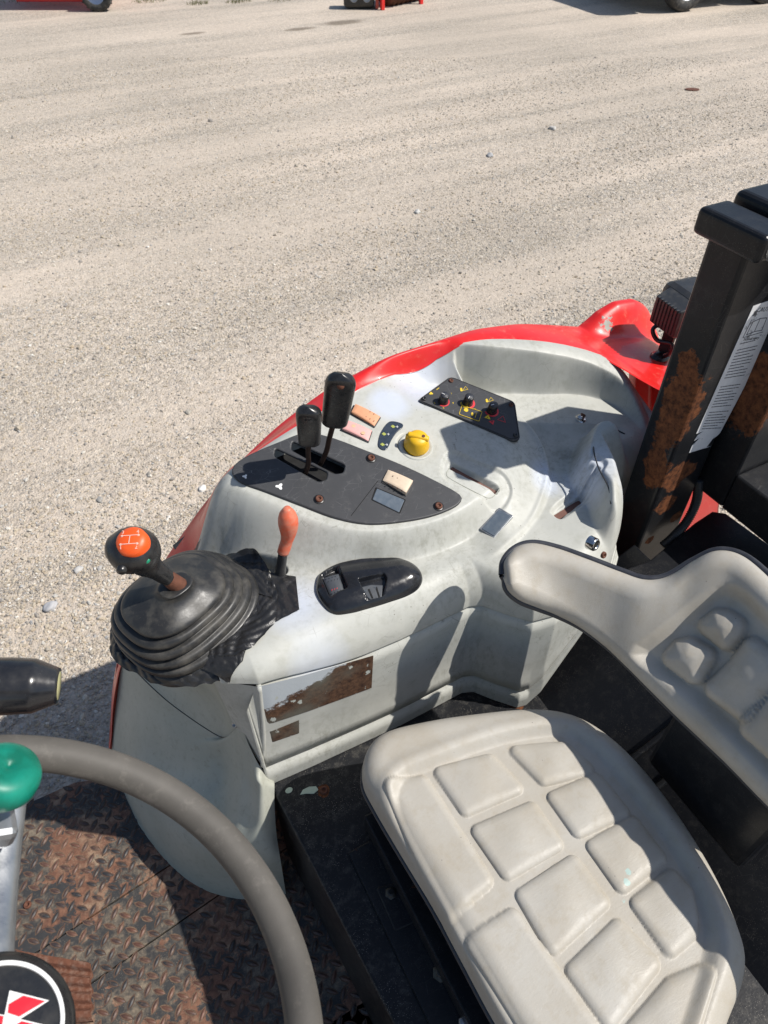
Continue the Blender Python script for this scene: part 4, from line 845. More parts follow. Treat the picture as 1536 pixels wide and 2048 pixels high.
# ---- levers
def lever_knob(base, bot, topp, w, th, par, mark):
    b = PL.hit(*base, -.01); TF = Frame(b, (0, 1, .30)); p0 = TF.hit(*bot); p1 = TF.hit(*topp)
    lv = link('lever_stem', tube('s', [b, b.lerp(p0, .35) + Vector((.004, 0, 0)), b.lerp(p0, .7), p0 + (p1 - p0) * .15], .0042, 10, 16, flat=1.3), M['stem'], par)
    ax = (p1 - p0).normalized(); side = Vector((.883, -.469, 0)); side = (side - ax * side.dot(ax)).normalized(); fw = ax.cross(side); Lh = (p1 - p0).length; G = []
    for s in np.linspace(0, 1, 26):
        e = (1 - max(0, (.10 - s) / .10) ** 2) ** .5 * (1 - max(0, (s - .80) / .20) ** 2.2) ** .5 if s > 0 else 0.0
        c = p0 + (p1 - p0) * s; ww = w * (.90 + .12 * s) * max(e, .02); tt_ = th * max(e, .02) ** .6 * (1.05 - .1 * s) * (1 if 0 < s < 1 else 0); r = []
        for t in np.linspace(0, 2 * math.pi, 36, endpoint=False):
            x = math.copysign(abs(math.cos(t)) ** .5, math.cos(t)); y = math.copysign(abs(math.sin(t)) ** .8, math.sin(t))
            r.append(c + side * x * ww * (1 if 0 < s < 1 else 0) + fw * y * tt_)
        G.append(r)
    kn = link('lever_knob', grid_mesh('k', np.array(G), wrapv=True), M['satin_black'], lv)
    c = p0 + (p1 - p0) * .88; fd = fw if fw.dot(Vector((0, 0, CAMZ)) - c) > 0 else -fw
    if mark: link('knob_mark', lathe('m', [(0, .0012), (.0062, .001), (.0068, -.002)], c + fd * th * .88, (fd * .8 + ax * .6), 22), M['rust_metal'], kn)
    else: link('knob_mark', lathe('m', [(0, .0010), (.009, .0008), (.0095, -.002)], c + fd * th * .82, (fd * .8 + ax * .6), 22, sy=.7), M['gloss_black'], kn)
    return lv
L1 = lever_knob((640, 930), (668, 850), (684, 748), .0275, .014, pan, True)
L2 = lever_knob((610, 948), (619, 886), (617, 815), .0232, .014, pan, False)
# ---- orange lever on the ledge
ob = on_surf(558, 1148, -.01); o1 = YB(566, 1105, ob.y); o2 = YB(577, 1060, ob.y); o3 = YB(575, 1026, ob.y)
ol = link('short_lever', tube('l', [ob, ob.lerp(o1, .5), o1], [.015, .0115, .0105], 16, 14, flat=.8), M['black_plastic'], CON)
link('lever_grip', tube('g', [o1, o1.lerp(o2, .5) + Vector((.002, 0, 0)), o2, o3, o3 + (o3 - o2) * .30], [.0112, .0118, .0115, .0135, .0165, .0185, .0185, .0150, .006], 24, 30), M['orange'], ol)
# ---- switch pod
pc = on_surf(738, 1172, 0)
podo = [on_surf(x, y, 0) for x, y in ((632, 1172), (640, 1150), (668, 1132), (715, 1120), (765, 1117), (805, 1120), (832, 1134), (845, 1155), (838, 1176), (815, 1192), (775, 1206), (735, 1218), (700, 1227), (668, 1229), (648, 1214), (634, 1192))]
pod = cr([(p.x, p.y, 0) for p in podo], 120, True)[:, :2]
PF = Frame((0, 0, 0), (0, 0, 1))
pk1 = rpoly([tuple(on_surf(x, y)[:2]) for x, y in ((642, 1158), (676, 1140), (697, 1188), (660, 1205))], .003); pk2 = rpoly([tuple(on_surf(x, y)[:2]) for x, y in ((716, 1172), (768, 1160), (774, 1170), (766, 1200), (738, 1208), (730, 1196))], .004)
gx0, gy0 = pod.min(0) - .002; gx1, gy1 = pod.max(0) + .002
c = pod.mean(0); rings = 90; G = []
for t in np.linspace(0, 1, rings):
    xy = c + (pod - c) * t; d = -sdp(xy, pod); h = .0225 * np.sqrt(1 - (1 - np.clip(d / .042, 0, 1)) ** 2)
    h = h - .012 * ss(.0008, -.0012, sdp(xy, pk1)) - .012 * ss(.0008, -.0015, sdp(xy, pk2)); G.append(np.c_[xy, sfast(xy[:, 0], xy[:, 1]) + h])
G.append(np.c_[pod, G[-1][:, 2] - .006])
pd = link('switch_pod', grid_mesh('pod', np.array(G), wrapv=True), M['gloss_black'], CON)
pf1 = Frame(on_surf(668, 1172, .010), SFr.n * .3 + Vector((0, -.2, 1))); 
rk = rocker('rocker_switch', [(646, 1156), (677, 1148), (692, 1188), (664, 1200)], Frame(on_surf(668, 1175, .008), Vector((0, -.25, 1))), M['switch_grey'], pd, .007, .002, base=0)
rf = Frame(on_surf(668, 1175, .008), Vector((0, -.25, 1)))
for i in range(4):
    for j, off in ((0, 0), (1, 5), (5, 0), (6, 5)):
        u = .15 + i * .2 + (.08 if j in (1, 6) else 0); v = .08 + j * .135
        x = (646 * (1 - u) + 677 * u) * (1 - v) + (664 * (1 - u) + 692 * u) * v; y = (1156 * (1 - u) + 1148 * u) * (1 - v) + (1200 * (1 - u) + 1188 * u) * v
        cc = rf.l(x, y, .009); link('dimple', rf.plate('d', ellp(cc, .0009, .0009, 8), (), .0086, .0096, .0001), M['gloss_black'], rk)
for dx in (0, 5, 10): 
    c_ = rf.l(664 + dx, 1180 - dx * .3, .009); link('rocker_mark', rf.stroke([(c_[0] - .001, c_[1] - .001), (c_[0] + .001, c_[1] + .001)], .0008, .0085, .0097), M['red_print'], rk)
tf = Frame(on_surf(748, 1186, .008), Vector((0, -.30, 1)))
tw = link('thumb_wheel', tf.plate('t', rpoly([tf.l(*p, .004) for p in ((722, 1174), (742, 1169), (766, 1170), (764, 1195), (740, 1200), (730, 1192))], .002), (), -.004, .005, .002), M['switch_grey'], pd)
for x0, y0, x1, y1 in ((737, 1178, 744, 1197), (752, 1174, 758, 1196)):
    a_ = tf.l(x0, y0, .006); b_ = tf.l(x1, y1, .006); m_ = ((a_[0] + b_[0]) / 2 + .003, (a_[1] + b_[1]) / 2)
    link('wheel_notch', tf.plate('n', [(a_[0] - .0012, a_[1]), (a_[0] + .002, a_[1]), (b_[0] + .003, b_[1]), (b_[0], b_[1])], (), .0045, .0058, .0001), M['void'], tw)
for s_t, x, y in (('9', 731, 1182), ('2', 750, 1175)): cx = tf.l(x, y, .006); link('lettering', tf.text(s_t, cx[0], cx[1], .0065, R(25), .0055, .0004), M['slate'], tw)
# ---- gear lever: bellows, tape, neck, knob
bc0 = Vector((.064, .874, 1.326)); neck = YB(350, 1166, .832)
prof_ = [(.128, -.022), (.133, -.010), (.130, .004), (.121, .010), (.129, .018), (.127, .030), (.116, .035), (.123, .044), (.119, .055), (.107, .060), (.114, .069), (.108, .080), (.096, .084), (.102, .093), (.095, .103), (.083, .107), (.088, .114), (.083, .122), (.070, .130), (.052, .139), (.036, .150), (.029, .160), (.026, .168), (.0, .169)]
pr = cr([(r, z, 0) for r, z in prof_], 150)[:, :2]; th = np.linspace(0, 2 * np.pi, 96, endpoint=False); G = []
ztop = prof_[-1][1]; zn = neck.z - .004
for r, z in pr:
    q = np.clip(z / ztop, 0, 1); zz = bc0.z + z * (zn - bc0.z) / ztop
    cx = bc0.x + (neck.x - bc0.x) * q ** 1.3 - .016 * math.sin(q * 3.14); cy = bc0.y + (neck.y - bc0.y) * q ** 1.3 + .006 * math.sin(q * 3.14)
    p = 2.6; cc_ = np.abs(np.cos(th - .4)) ** (2 / p) * np.sign(np.cos(th - .4)); s_s = np.abs(np.sin(th - .4)) ** (2 / p) * np.sign(np.sin(th - .4)); k_ = .975
    X = k_ * r * (cc_ * 1.04); Y = k_ * r * (s_s * .86)
    x = X * math.cos(.4) - Y * math.sin(.4); y = X * math.sin(.4) + Y * math.cos(.4)
    wob = .0008 * np.sin(3 * th + z * 60) + .0005 * np.sin(7 * th - z * 90)
    zz2 = zz + wob * (q < .95) + (.06 * x + .12 * y) * (1 - q)      # skirt sags to the front
    G.append(np.stack([cx + x, cy + y, zz2], -1))
GL = empty('gear_lever', bc0, TR)
link('bellows', grid_mesh('bel', np.array(G), wrapv=True), M['rubber'], GL)
# crumpled tape round the foot of the bellows
G = []; th = np.linspace(0, 2 * np.pi, 220, endpoint=False); rg = np.random.default_rng(3)
n1_ = np.zeros_like(th)
for f in range(2, 16): n1_ += rg.normal() / f ** .8 * np.cos(f * th + rg.random() * 6)
for s in np.linspace(0, 1, 22):
    r0 = .108; r1 = .148 + .006 * n1_ + .012 * np.maximum(0, np.cos(th - 0.9)) ** 2
    r = r0 + (r1 - r0) * s; x = r * np.cos(th) * 1.04; y = r * np.sin(th) * .95
    X = bc0.x + x; Y = bc0.y + y; X2 = np.clip(X, -.098, 1); zs = surf(X2, np.maximum(Y, bin_(X2) + .004), False) + .003
    crz = .006 * np.abs(np.sin(th * 9 + 3 * np.sin(th * 4) + s * 4)) * (1 - .3 * s) + .003 * np.abs(np.sin(th * 17 - s * 9)) + .0008 * rg.random(len(th))
    drop = bc0.z + .02 * (1 - s) ** 1 - .028 * s
    zz = np.where((X < .0) | (Y < bin_(X2) + .03), np.minimum(zs, drop + .0) + crz, np.maximum(zs, drop - .012) + crz * (.3 + .7 * s))
    G.append(np.stack([X, Y, zz], -1))
link('tape_wrap', grid_mesh('tape', np.array(G), wrapv=True), M['tape'], GL)
sheet('tape_patch', [(492, 1140), (592, 1156), (599, 1222), (520, 1262)], M['tape'], GL, .003, 46, .0045, 3)
sheet('tape_patch', [(398, 1338), (512, 1255), (486, 1325), (458, 1369)], M['tape'], GL, .003, 40, .004, 11)
sheet('tape_patch', [(455, 1128), (540, 1152), (545, 1200), (470, 1180)], M['tape'], GL, .006, 30, .006, 5)
sheet('tape_patch', [(345, 1125), (413, 1118), (412, 1150), (350, 1160)], M['tape'], GL, .006, 30, .006, 8)
hc = YB(268, 1108, .840)
def rod(a, b, r, **k_): return tube('r', [a, b], r, 20, 12, **k_)
d_ = (neck - hc).normalized()
link('lever_collar', tube('c', [neck - d_ * .026, neck + d_ * .004, neck + d_ * .012], [.0125, .0140, .0150], 20, 12), M['rust_metal'], GL)
hd_ = hc + Vector((-.008, .004, .008))
gk = link('gear_knob', tube('k', [neck - d_ * .018, neck - d_ * .045, neck - d_ * .070 + Vector((0, 0, .003)), hc + Vector((0.008, 0, .003)), hd_, hd_ + Vector((-.017, .006, -.001)), hd_ + Vector((-.031, .010, -.006))], [.0150, .0165, .0178, .021, .0275, .035, .040, .0415, .0385, .029, .004], 40, 60, flat=.84), M['satin_black'], GL)
kf = Frame(hd_, Vector((-.20, -.30, 1)), Vector((.883, -.469, 0))); kf.o = YB(265, 1086, hc.y - .010) + kf.n * .005
cp_ = link('shift_pattern_cap', lathe('d', [(0, .0085), (.014, .0078), (.021, .0050), (.0245, .0005), (.025, -.014)], kf.o, kf.n, 40), M['orange_disc'], gk)
M['cap_print'] = simple('pale_pink_print', (.78, .48, .40), .5, bump=0)
ms = []
for a_, b_ in (((-.0125, .0062), (.0125, .0078)), ((-.0125, -.0078), (.0125, -.0062)), ((0, .007), (0, -.007))): ms.append(kf.stroke([a_, b_], .0011, .0070, .0090))
for x in (-.0125, .0125):
    for y in (.007, -.007): ms.append(kf.plate('o', ellp((x, y + x * .06), .0019, .0019, 12), (), .0060, .0082, .0001))
link('shift_pattern_lines', join('h', ms), M['cap_print'], cp_)
for s_t, x, y in (('1', -.0120, -.0125), ('2', .0115, -.0120), ('3', -.0125, .0125), ('4', .0105, .0135)): link('lettering', kf.text(s_t, x, y, .0085, R(8), .0066, .0006), M['cap_print'], cp_)
bt = YB(246, 1133, .812); link('push_button', lathe('b', [(0, .012), (.0065, .011), (.0078, .008), (.0078, 0), (.0105, -.001), (.011, -.006)], bt, (-.55, -.80, -.1), 22), M['satin_black'], gk)
gb = YB(287, 1124, .808); link('thumb_button', lathe('b', [(0, .005), (.006, .0045), (.009, .002), (.010, -.003)], gb, (-.35, -.85, .35), 24, sx=1.2, sy=.7), M['green_btn'], gk)
# ---- peeled sticker residue on the side wall
k = NM('peeled_sticker_residue', .7, spec=.3); nn = k.noise(22, 7, .7, k.g); nf = k.noise(120, 6, .7, k.g)
sep = k.t.nodes.new('ShaderNodeSeparateXYZ'); k.put(sep.inputs[0], k.g)
grad = k.math('ADD', k.math('MULTIPLY', k.math('SUBTRACT', sep.outputs['X'], .118), .33), k.math('SUBTRACT', 1.218, sep.outputs['Z']))
mk = k.ramp(k.math('ADD', grad, k.math('MULTIPLY', k.math('SUBTRACT', nn, .5), .10)), [(.0, 0.), (.006, 1.)])
weave = k.t.nodes.new('ShaderNodeTexWave'); k.put(weave.inputs[0], k.g); weave.inputs['Scale'].default_value = 160; weave.bands_direction = 'Z'
brown = k.mix(k.ramp(nf, [(.35, 0.), (.65, 1.)]), (.035, .018, .013), (.13, .07, .04)); gm = k.mix(k.math('MULTIPLY', weave.outputs['Fac'], .25), (.105, .10, .08), (.2, .19, .16))
brown = k.mix(k.ramp(k.noise(8, 3, .5, k.g), [(.42, 0.), (.58, 1.)]), brown, gm)
c = k.mix(mk, (.44, .475, .50), brown)
fl = k.ramp(k.math('ADD', k.vor(30, co=k.map(k.g, (1.3, 1, .8))), k.math('MULTIPLY', k.noise(60, 7, .75, k.g), .9)), [(.585, 1.), (.60, 0.)]); c = k.mix(fl, c, (.42, .44, .40)); k.col(c)
k.nrm(k.bump(mk, .6, .0015, k.bump(nf, .4, .001))); M['residue'] = k.m
def wall_sheet(name, quad, mat, parent, off=.006, n=20):
    q = [YB(x, y, .684) for x, y in quad]; G = []
    for u in np.linspace(0, 1, n):
        r = []
        for v in np.linspace(0, 1, 10):
            p = q[0] * (1 - u) * (1 - v) + q[1] * u * (1 - v) + q[2] * u * v + q[3] * (1 - u) * v
            bi = float(bin_(p.x)); t_ = (1.27 - p.z) / .315; r.append((p.x, bi - .0045 - .004 * t_ - (off - .005), p.z))
        G.append(r)
    return link(name, grid_mesh('w', np.array(G)), mat, parent)
wall_sheet('peeled_sticker', [(521, 1378), (745, 1308), (741, 1372), (524, 1458)], M['residue'], con, .0065)
wall_sheet('peeled_sticker', [(526, 1474), (598, 1440), (598, 1466), (527, 1495)], M['residue'], con, .0065)
# wall bolt, knurled socket, screws on the rear part
rs_ = on_surf(1160, 838, 0); sc_ = link('hex_bolt', lathe('b', [(0, .012), (.006, .0118), (.0072, .010), (.0072, .002), (.012, .0015), (.0135, 0), (.0135, -.003)], Vector((rs_.x, rs_.y, rs_.z)), (-.3, -.2, 1), 24), M['chrome'], CON)
link('bolt_head', lathe('b', [(0, .002), (.0055, .002), (.0062, 0), (.0062, -.012)], Vector((rs_.x + .005, rs_.y - .002, rs_.z + .012)), (.6, .1, 1), 6, False), M['rust_metal'], sc_)
p = YB(1187, 1088, .612); ks = link('key_socket', lathe('k', [(0, -.004), (.007, -.004), (.0075, .006), (.0105, .007), (.013, .004), (.0135, -.01)], p, (.25, -1, .25), 28), M['chrome'], CON)
link('socket_hole', lathe('k', [(0, .0005), (.0068, .0005)], p + Vector((.0, -.0045, .0)), (.25, -1, .25), 20), M['void'], ks)
screw('screw', YB(1207, 1110, .62), Vector((.2, -1, .3)), .007, CON, M['rust_metal']); screw('screw', on_surf(1209, 865, .001), Vector((0, 0, 1)), .005, CON, M['satin_black']); screw('screw', YB(1073, 1228, .607), Vector((-.5, -.8, 0)), .004, CON, M['void'])
link('moulding_joint', tube('j', [on_surf(x, y, -.0002) for x, y in ((1250, 868), (1215, 852), (1192, 862), (1187, 895), (1197, 935), (1217, 975), (1222, 1008))], .0016, 8, 60), M['black_plastic'], con)

# ---------------------------------------------------------------- deck box under the seat, bulkhead, floor
DZ = .95
b1 = Z(547, 1585, DZ); b2 = Z(792, 2060, DZ); e = (b2 - b1).normalized(); b3 = b1 + e * 1.3
L0 = [(b1.x, b1.y + .02), (b3.x, b3.y), (.80, b3.y), (.80, .66), (.66, .68), (b1.x + .03, .70)]
def prism(name, P, z0, z1, bev=.006):
    bm = bmesh.new(); lo = [bm.verts.new((x, y, z0)) for x, y in P]; hi = [bm.verts.new((x, y, z1)) for x, y in P]; k = len(P)
    bm.faces.new(hi); bm.faces.new(lo[::-1])
    for i in range(k): bm.faces.new((lo[i], lo[(i + 1) % k], hi[(i + 1) % k], hi[i]))
    bmesh.ops.recalc_face_normals(bm, faces=bm.faces)
    if bev: bmesh.ops.bevel(bm, geom=[e for e in bm.edges if abs(e.verts[0].co.z - z1) < 1e-5 and abs(e.verts[1].co.z - z1) < 1e-5], offset=bev, segments=3, affect='EDGES', profile=.5)
    me = bpy.data.meshes.new(name); bm.to_mesh(me); bm.free(); return me
dk = link('seat_deck', prism('d', L0, .45, DZ), M['deck'], TR)
DF = Frame((0, 0, DZ), (0, 0, 1))
screw('screw', Z(648, 1581, DZ + .001), Vector((0, 0, 1)), .009, dk, M['rust_metal'])
M['pale_green'] = simple('pale_green_flake', (.42, .50, .40), .6, var=.15)
lf = [DF.l(*p) for p in ((600, 1590), (606, 1580), (618, 1574), (632, 1573), (637, 1580), (628, 1588), (612, 1588))]; link('paint_flake', DF.plate('f', lf, (), .0005, .002, .0005), M['pale_green'], dk)
c_ = DF.l(578, 1581); link('paint_flake', DF.plate('f', ellp(c_, .008, .006, 12), (), .0005, .0015, .0003), M['pale_green'], dk)
# bolted bracket and seat rails
rv = (b2 - b1).normalized(); pv = Vector((-rv.y, rv.x, 0))
if pv.x < 0: pv = -pv
SUS = empty('seat_mount', (.4, .2, .98), TR)
bp = [DF.l(*p) for p in ((752, 1780), (838, 1757), (870, 1830), (790, 1868))]; br = link('bracket', DF.plate('b', rpoly(bp, .006), (), .0, .0145, .003), M['post2'], SUS)
for x, y in ((782, 1787), (881, 1946)): 
    p = Z(x, y, DZ + .012); bt = link('bolt', lathe('b', [(0, .010), (.007, .010), (.0095, .008), (.0095, .003), (.014, .002), (.015, 0)], p, (0, 0, 1), 6, False), M['dark_metal'], SUS)
    link('bolt_hole', lathe('b', [(0, .0108), (.0045, .0106)], p, (0, 0, 1), 14), M['void'], bt)
p = Z(925, 2044, DZ + .02); link('bolt', lathe('b', [(0, .010), (.007, .010), (.008, .008), (.008, 0)], p, (.0, -.2, 1), 6, False), M['steel'], SUS)
a0 = Z(800, 1850, DZ + .035)
for off, w, h in ((.03, .05, .05), (.30, .05, .05)):
    c = Vector((a0.x + off + .02, .18, DZ + .012 + h / 2)); link('rail', rbox('r', c, (w, .66, h), .004), M['post2'], SUS)
link('rail_lip', rbox('r', Vector((a0.x + .02, .18, DZ + .006)), (.09, .60, .012), .003), M['post2'], SUS)
link('suspension_base', rbox('s', Vector((.42, .20, 1.045)), (.30, .40, .09), .01), M['post2'], SUS)
# bulkhead and black wings behind the seat
bk = [Vector((.70, .74, .94)), Vector((.70, -.5, .94)), Vector((1.02, -.5, 1.20)), Vector((1.02, .70, 1.20))]
link('bulkhead', hexa('b', [p + Vector((.02, 0, -.03)) for p in bk] + bk, .004), M['bulk'], TR)
for y in (.36, .29): link('bulkhead_rib', tube('r', [Vector((.71, y, .955)), Vector((1.0, y - .01, 1.19))], .007, 10, 6), M['bulk'], bpy.data.objects['bulkhead'])
PZ = 1.2
wp = [Z(1245, 1140, PZ), Z(1300, 1120, PZ), Z(1390, 1045, PZ), Z(1425, 1022, PZ), Z(1452, 1026, PZ), Z(1536, 1087, PZ)]
ext = wp[-1] + (wp[-1] - wp[-2]).normalized() * .5
poly = [(p.x, p.y) for p in wp] + [(ext.x, ext.y), (1.0, ext.y), (.98, .6)]
link('rear_platform', prism('w', poly[::-1], PZ - .03, PZ, .004), M['bulk'], TR)
# ---- platform floor of tread plate
def plate_poly(name, P, z=FZ): return link(name, prism(name, P, z - .008, z, .001), M['tread'], FL)
FL = empty('platform_floor', (-.4, .5, FZ), TR)
s1a, s1b = Z(92, 1892, FZ), Z(345, 1727, FZ); s2a, s2b = Z(285, 1868, FZ), Z(390, 1790, FZ)
ds = (s1b - s1a).normalized()
def atx(p, d, x): return p + d * ((x - p.x) / d.x)
yo = 1.12; x0, x1 = -1.35, .10
A_ = atx(s1a, ds, x0); B_ = atx(s1a, ds, .2)
ds2 = (s2b - s2a).normalized()
C_ = atx(s2b, ds2, .2); D_ = atx(s2b, ds2, x0)
g_ = .0018
P1 = [(x0, yo), (x0, A_.y + g_), (B_.x, B_.y + g_), (B_.x, yo - .10), (-.22, yo - .04), (-.34, yo)]
P2_ = [(x0, A_.y - g_), (x0, A_.y - .13), (.2, B_.y - .13), (B_.x, B_.y - g_)]
P3 = [(x0, A_.y - .13 - 2 * g_), (x0, -.7), (.2, -.7), (.2, B_.y - .13 - 2 * g_)]
polys = [P1, P2_, P3]
lugm = []
for P in polys:
    pl_ = plate_poly('tread_plate', P); V = []; Fs = []
    xs = [p[0] for p in P]; ys = [p[1] for p in P]; pitch = .0268
    i0, i1 = -60, 60; j0, j1 = -60, 60
    ii, jj = np.meshgrid(np.arange(i0, i1), np.arange(j0, j1)); rx = ii.ravel() * pitch; ry = jj.ravel() * pitch; ox, oy = -.4, .5; rx0, ry0 = rx - ox, ry - oy; cx = ox + rx0 * math.cos(R(-36)) - ry0 * math.sin(R(-36)); cy = oy + rx0 * math.sin(R(-36)) + ry0 * math.cos(R(-36)); par = (ii.ravel() + jj.ravel()) % 2
    ok = (sdp(np.c_[cx, cy], P) < -.006) & (cx > -1.1) & (cy > -.2); cx, cy, par = cx[ok], cy[ok], par[ok]
    for x, y, q in zip(cx, cy, par):
        a = R(-36 - 6) if q else R(54 - 6); ca, sa = math.cos(a), math.sin(a); l, w, h = .0146, .0045, .0028; k0 = len(V)
        tq = rng.normal() * .0004
        ring = [(-l, 0), (-l * .55, -w * .8), (0, -w), (l * .55, -w * .8), (l, 0), (l * .55, w * .8), (0, w), (-l * .55, w * .8)]
        for u, v in ring: V.append((x + u * ca - v * sa, y + u * sa + v * ca, FZ - .0002))
        for u, v in ((-l * .6, 0), (0, -w * .35), (l * .6, 0), (0, w * .35)): V.append((x + u * ca - v * sa, y + u * sa + v * ca, FZ + h + tq))
        t = k0 + 8
        Fs += [(k0, k0 + 1, t), (k0 + 1, k0 + 2, t + 1, t), (k0 + 2, k0 + 3, t + 2, t + 1), (k0 + 3, k0 + 4, t + 2), (k0 + 4, k0 + 5, t + 2), (k0 + 5, k0 + 6, t + 3, t + 2), (k0 + 6, k0 + 7, t, t + 3), (k0 + 7, k0, t), (t, t + 1, t + 2, t + 3)]
    GV = []; GF = []
    for x, y, q in zip(cx, cy, par):
        a = R(-42) if q else R(48); ca, sa = math.cos(a), math.sin(a); k0 = len(GV); kk = 1.08 + .10 * rng.random()
        for t in np.linspace(0, 2 * math.pi, 11)[:-1]:
            rr_ = kk * 1 / math.sqrt((math.cos(t) / .0150) ** 2 + (math.sin(t) / .0056) ** 2); u = rr_ * math.cos(t); v = rr_ * math.sin(t); GV.append((x + u * ca - v * sa, y + u * sa + v * ca, FZ + .0004))
        GF.append(tuple(range(k0, k0 + 10)))
    if GV: link('packed_grit', mesh('grit', GV, GF, False), M['grit'], pl_)['kind'] = 'stuff'
    if V: link('tread_lugs', mesh('lug', V, Fs, True), M['lug'], pl_)['kind'] = 'stuff'
link('support_frame', prism('s', [(x0 + .02, yo - .02), (x0 + .02, -.6), (.1, -.6), (.1, yo - .25), (-.2, yo - .1), (-.35, yo - .02)], FZ - .06, FZ - .010, .002), M['post2'], FL)
screw('screw', Z(55, 1810, FZ + .001), Vector((0, 0, 1)), .009, FL, M['rust_metal'])
# under body so that the shade below the machine is right
link('transmission_housing', rbox('t', Vector((.3, .15, .38)), (2.4, .42, .34), .04), M['dark_metal'], TR)
link('rear_axle', tube('x', [Vector((.76, -.6, .66)), Vector((.76, 1.0, .66))], .11, 24, 8), M['dark_metal'], TR)
# rusty ribbed pedal
pdq = [(38, 1902), (183, 1927), (184, 2042), (60, 2052)]
PE = Frame(Z(120, 1970, .80), Vector((-.15, 0, 1))); q = [Vector(PE.l(*p)) for p in pdq]
G = []; n = 60
for u in np.linspace(0, 1, 14):
    r = []
    for v in np.linspace(0, 1, n):
        p = q[0] * (1 - u) * (1 - v) + q[1] * u * (1 - v) + q[2] * u * v + q[3] * (1 - u) * v
        r.append(PE.w(p.x, p.y, .010 * min(1, max(0, 1.7 - abs(((v * 3.6 + .3) % 1) - .5) * 4.2))))
    G.append(r)
G = np.array(G); lo = G - np.array([0, 0, .012])
pb_ = link('brake_pedal', join('p', [grid_mesh('a', G), grid_mesh('b', np.array([np.vstack([G[:, 0], G[-1], G[::-1, -1], G[0, ::-1]]), np.vstack([lo[:, 0], lo[-1], lo[::-1, -1], lo[0, ::-1]])]), wrapv=True, smooth=False)]), M['pedal'], TR)
link('pedal_arm', tube('a', [Z(100, 1985, .79), Vector((-.75, .35, .74)), Vector((-.95, .3, .85))], .012, 12, 12), M['rust_metal'], pb_)
# ---------------------------------------------------------------- seat cushion
SZ = 1.2; ST = empty('seat', (.42, .2, 1.1), TR)
SF = Frame((0, 0, SZ), (0, 0, 1))
so = [(726, 1548), (734, 1500), (770, 1466), (850, 1445), (950, 1429), (1050, 1418), (1120, 1422), (1180, 1444), (1240, 1488), (1295, 1545), (1345, 1610), (1395, 1685), (1440, 1765), (1475, 1845), (1493, 1910), (1486, 1970), (1455, 2050), (1430, 2130), (1380, 2210), (1280, 2260), (1180, 2250), (1110, 2190), (1050, 2110), (995, 2030), (935, 1920), (870, 1800), (800, 1685), (750, 1600)]
ow = cr([(*SF.l(x, y, -.025), 0) for x, y in so], 420, True)[:, :2]
def pads(fr, quads, r=.0125, h=None):
    out = []
    for q in quads:
        P = [Vector((*fr(x, y), 0)) for x, y in q]; c = sum(P, Vector()) / len(P); out.append(np.array([tuple((p + (c - p).normalized() * r * 1.3)[:2]) for p in P]))
    return out
sq = [[(866, 1542), (986, 1507), (1048, 1578), (925, 1634)], [(1018, 1500), (1095, 1480), (1140, 1484), (1192, 1540), (1082, 1572)],
      [(940, 1660), (1070, 1602), (1130, 1690), (1008, 1762)], [(1092, 1592), (1200, 1543), (1264, 1622), (1150, 1676)],
      [(1028, 1790), (1152, 1708), (1222, 1802), (1100, 1912)], [(1170, 1690), (1272, 1628), (1337, 1712), (1240, 1788)],
      [(1128, 1945), (1240, 1835), (1322, 1922), (1212, 2062)], [(1258, 1805), (1345, 1733), (1380, 1765), (1402, 1830), (1395, 1880), (1336, 1915)],
      [(1235, 2090), (1345, 1950), (1420, 1930), (1400, 2050), (1330, 2200)]]
SP = pads(lambda x, y: SF.l(x, y, -.006), sq, .012)
fr1 = pads(lambda x, y: SF.l(x, y, -.006), [[(772, 1562), (838, 1548), (985, 1775), (900, 1842)], [(932, 1868), (1018, 1812), (1200, 2070), (1110, 2150)]], .013)
inner = np.array([SF.l(*p) for p in ((800, 1556), (870, 1522), (1000, 1476), (1110, 1456), (1160, 1466), (1215, 1512), (1290, 1600), (1360, 1700), (1410, 1800), (1428, 1880), (1410, 1960), (1350, 2120), (1260, 2230), (1180, 2240), (1080, 2130), (960, 1930), (860, 1760), (790, 1620))])
inner = cr(np.c_[inner, np.zeros(len(inner))], 90, True)[:, :2]
def seat_h(xy, d):
    r = .040; dd = np.clip(d / r, 0, 1); h = -r * .9 * (1 - np.sqrt(1 - (1 - dd) ** 2.2))
    di = sdp(xy, inner)
    h = h - .012 * ss(.010, -.012, di) + .004 * np.exp(-((di - .018) / .012) ** 2)
    for P in SP: sd = sdp(xy, P); cc0 = P.mean(0); h = h + .0078 * np.sqrt(1 - np.clip(sd / .0135, 0, 1) ** 2) + .0035 * np.exp(-((xy - cc0) ** 2).sum(-1) / .035 ** 2) * ss(.013, -.004, sd)
    for P in fr1: sd = sdp(xy, P); h = h + .0085 * np.sqrt(1 - np.clip(sd / .0145, 0, 1) ** 2)
    h = h + .004 * np.sin((xy[:, 0] - .2) * 9)
    return h
B = ow; c = B.mean(0); G = []; rings = 230
for t in np.linspace(0, 1, rings):
    xy = c + (B - c) * t; G.append(np.c_[xy, SZ + seat_h(xy, -sdp(xy, B) if t < 1 else np.zeros(len(xy)))])
zr = G[-1][:, 2]
for d, o in ((.010, .004), (.024, .006), (.040, .003)): G.append(np.c_[c + (B - c) * (1 + o), zr - d])
cu = link('seat_cushion', grid_mesh('cu', np.array(G), wrapv=True), M['vinyl'], ST)
zz = float(zr.mean()) - .040
link('cushion_pan', prism('pan', [tuple(c + (p - c) * .992) for p in B[::4]], zz - .03, zz, .0), M['seat_shell'], ST)
link('cushion_piping', tube('pp', [Vector((*(c + (p - c) * 1.004), zz)) for p in np.vstack([B[::8], B[:1]])], .005, 8, 200, caps=False), M['seat_shell'], cu)
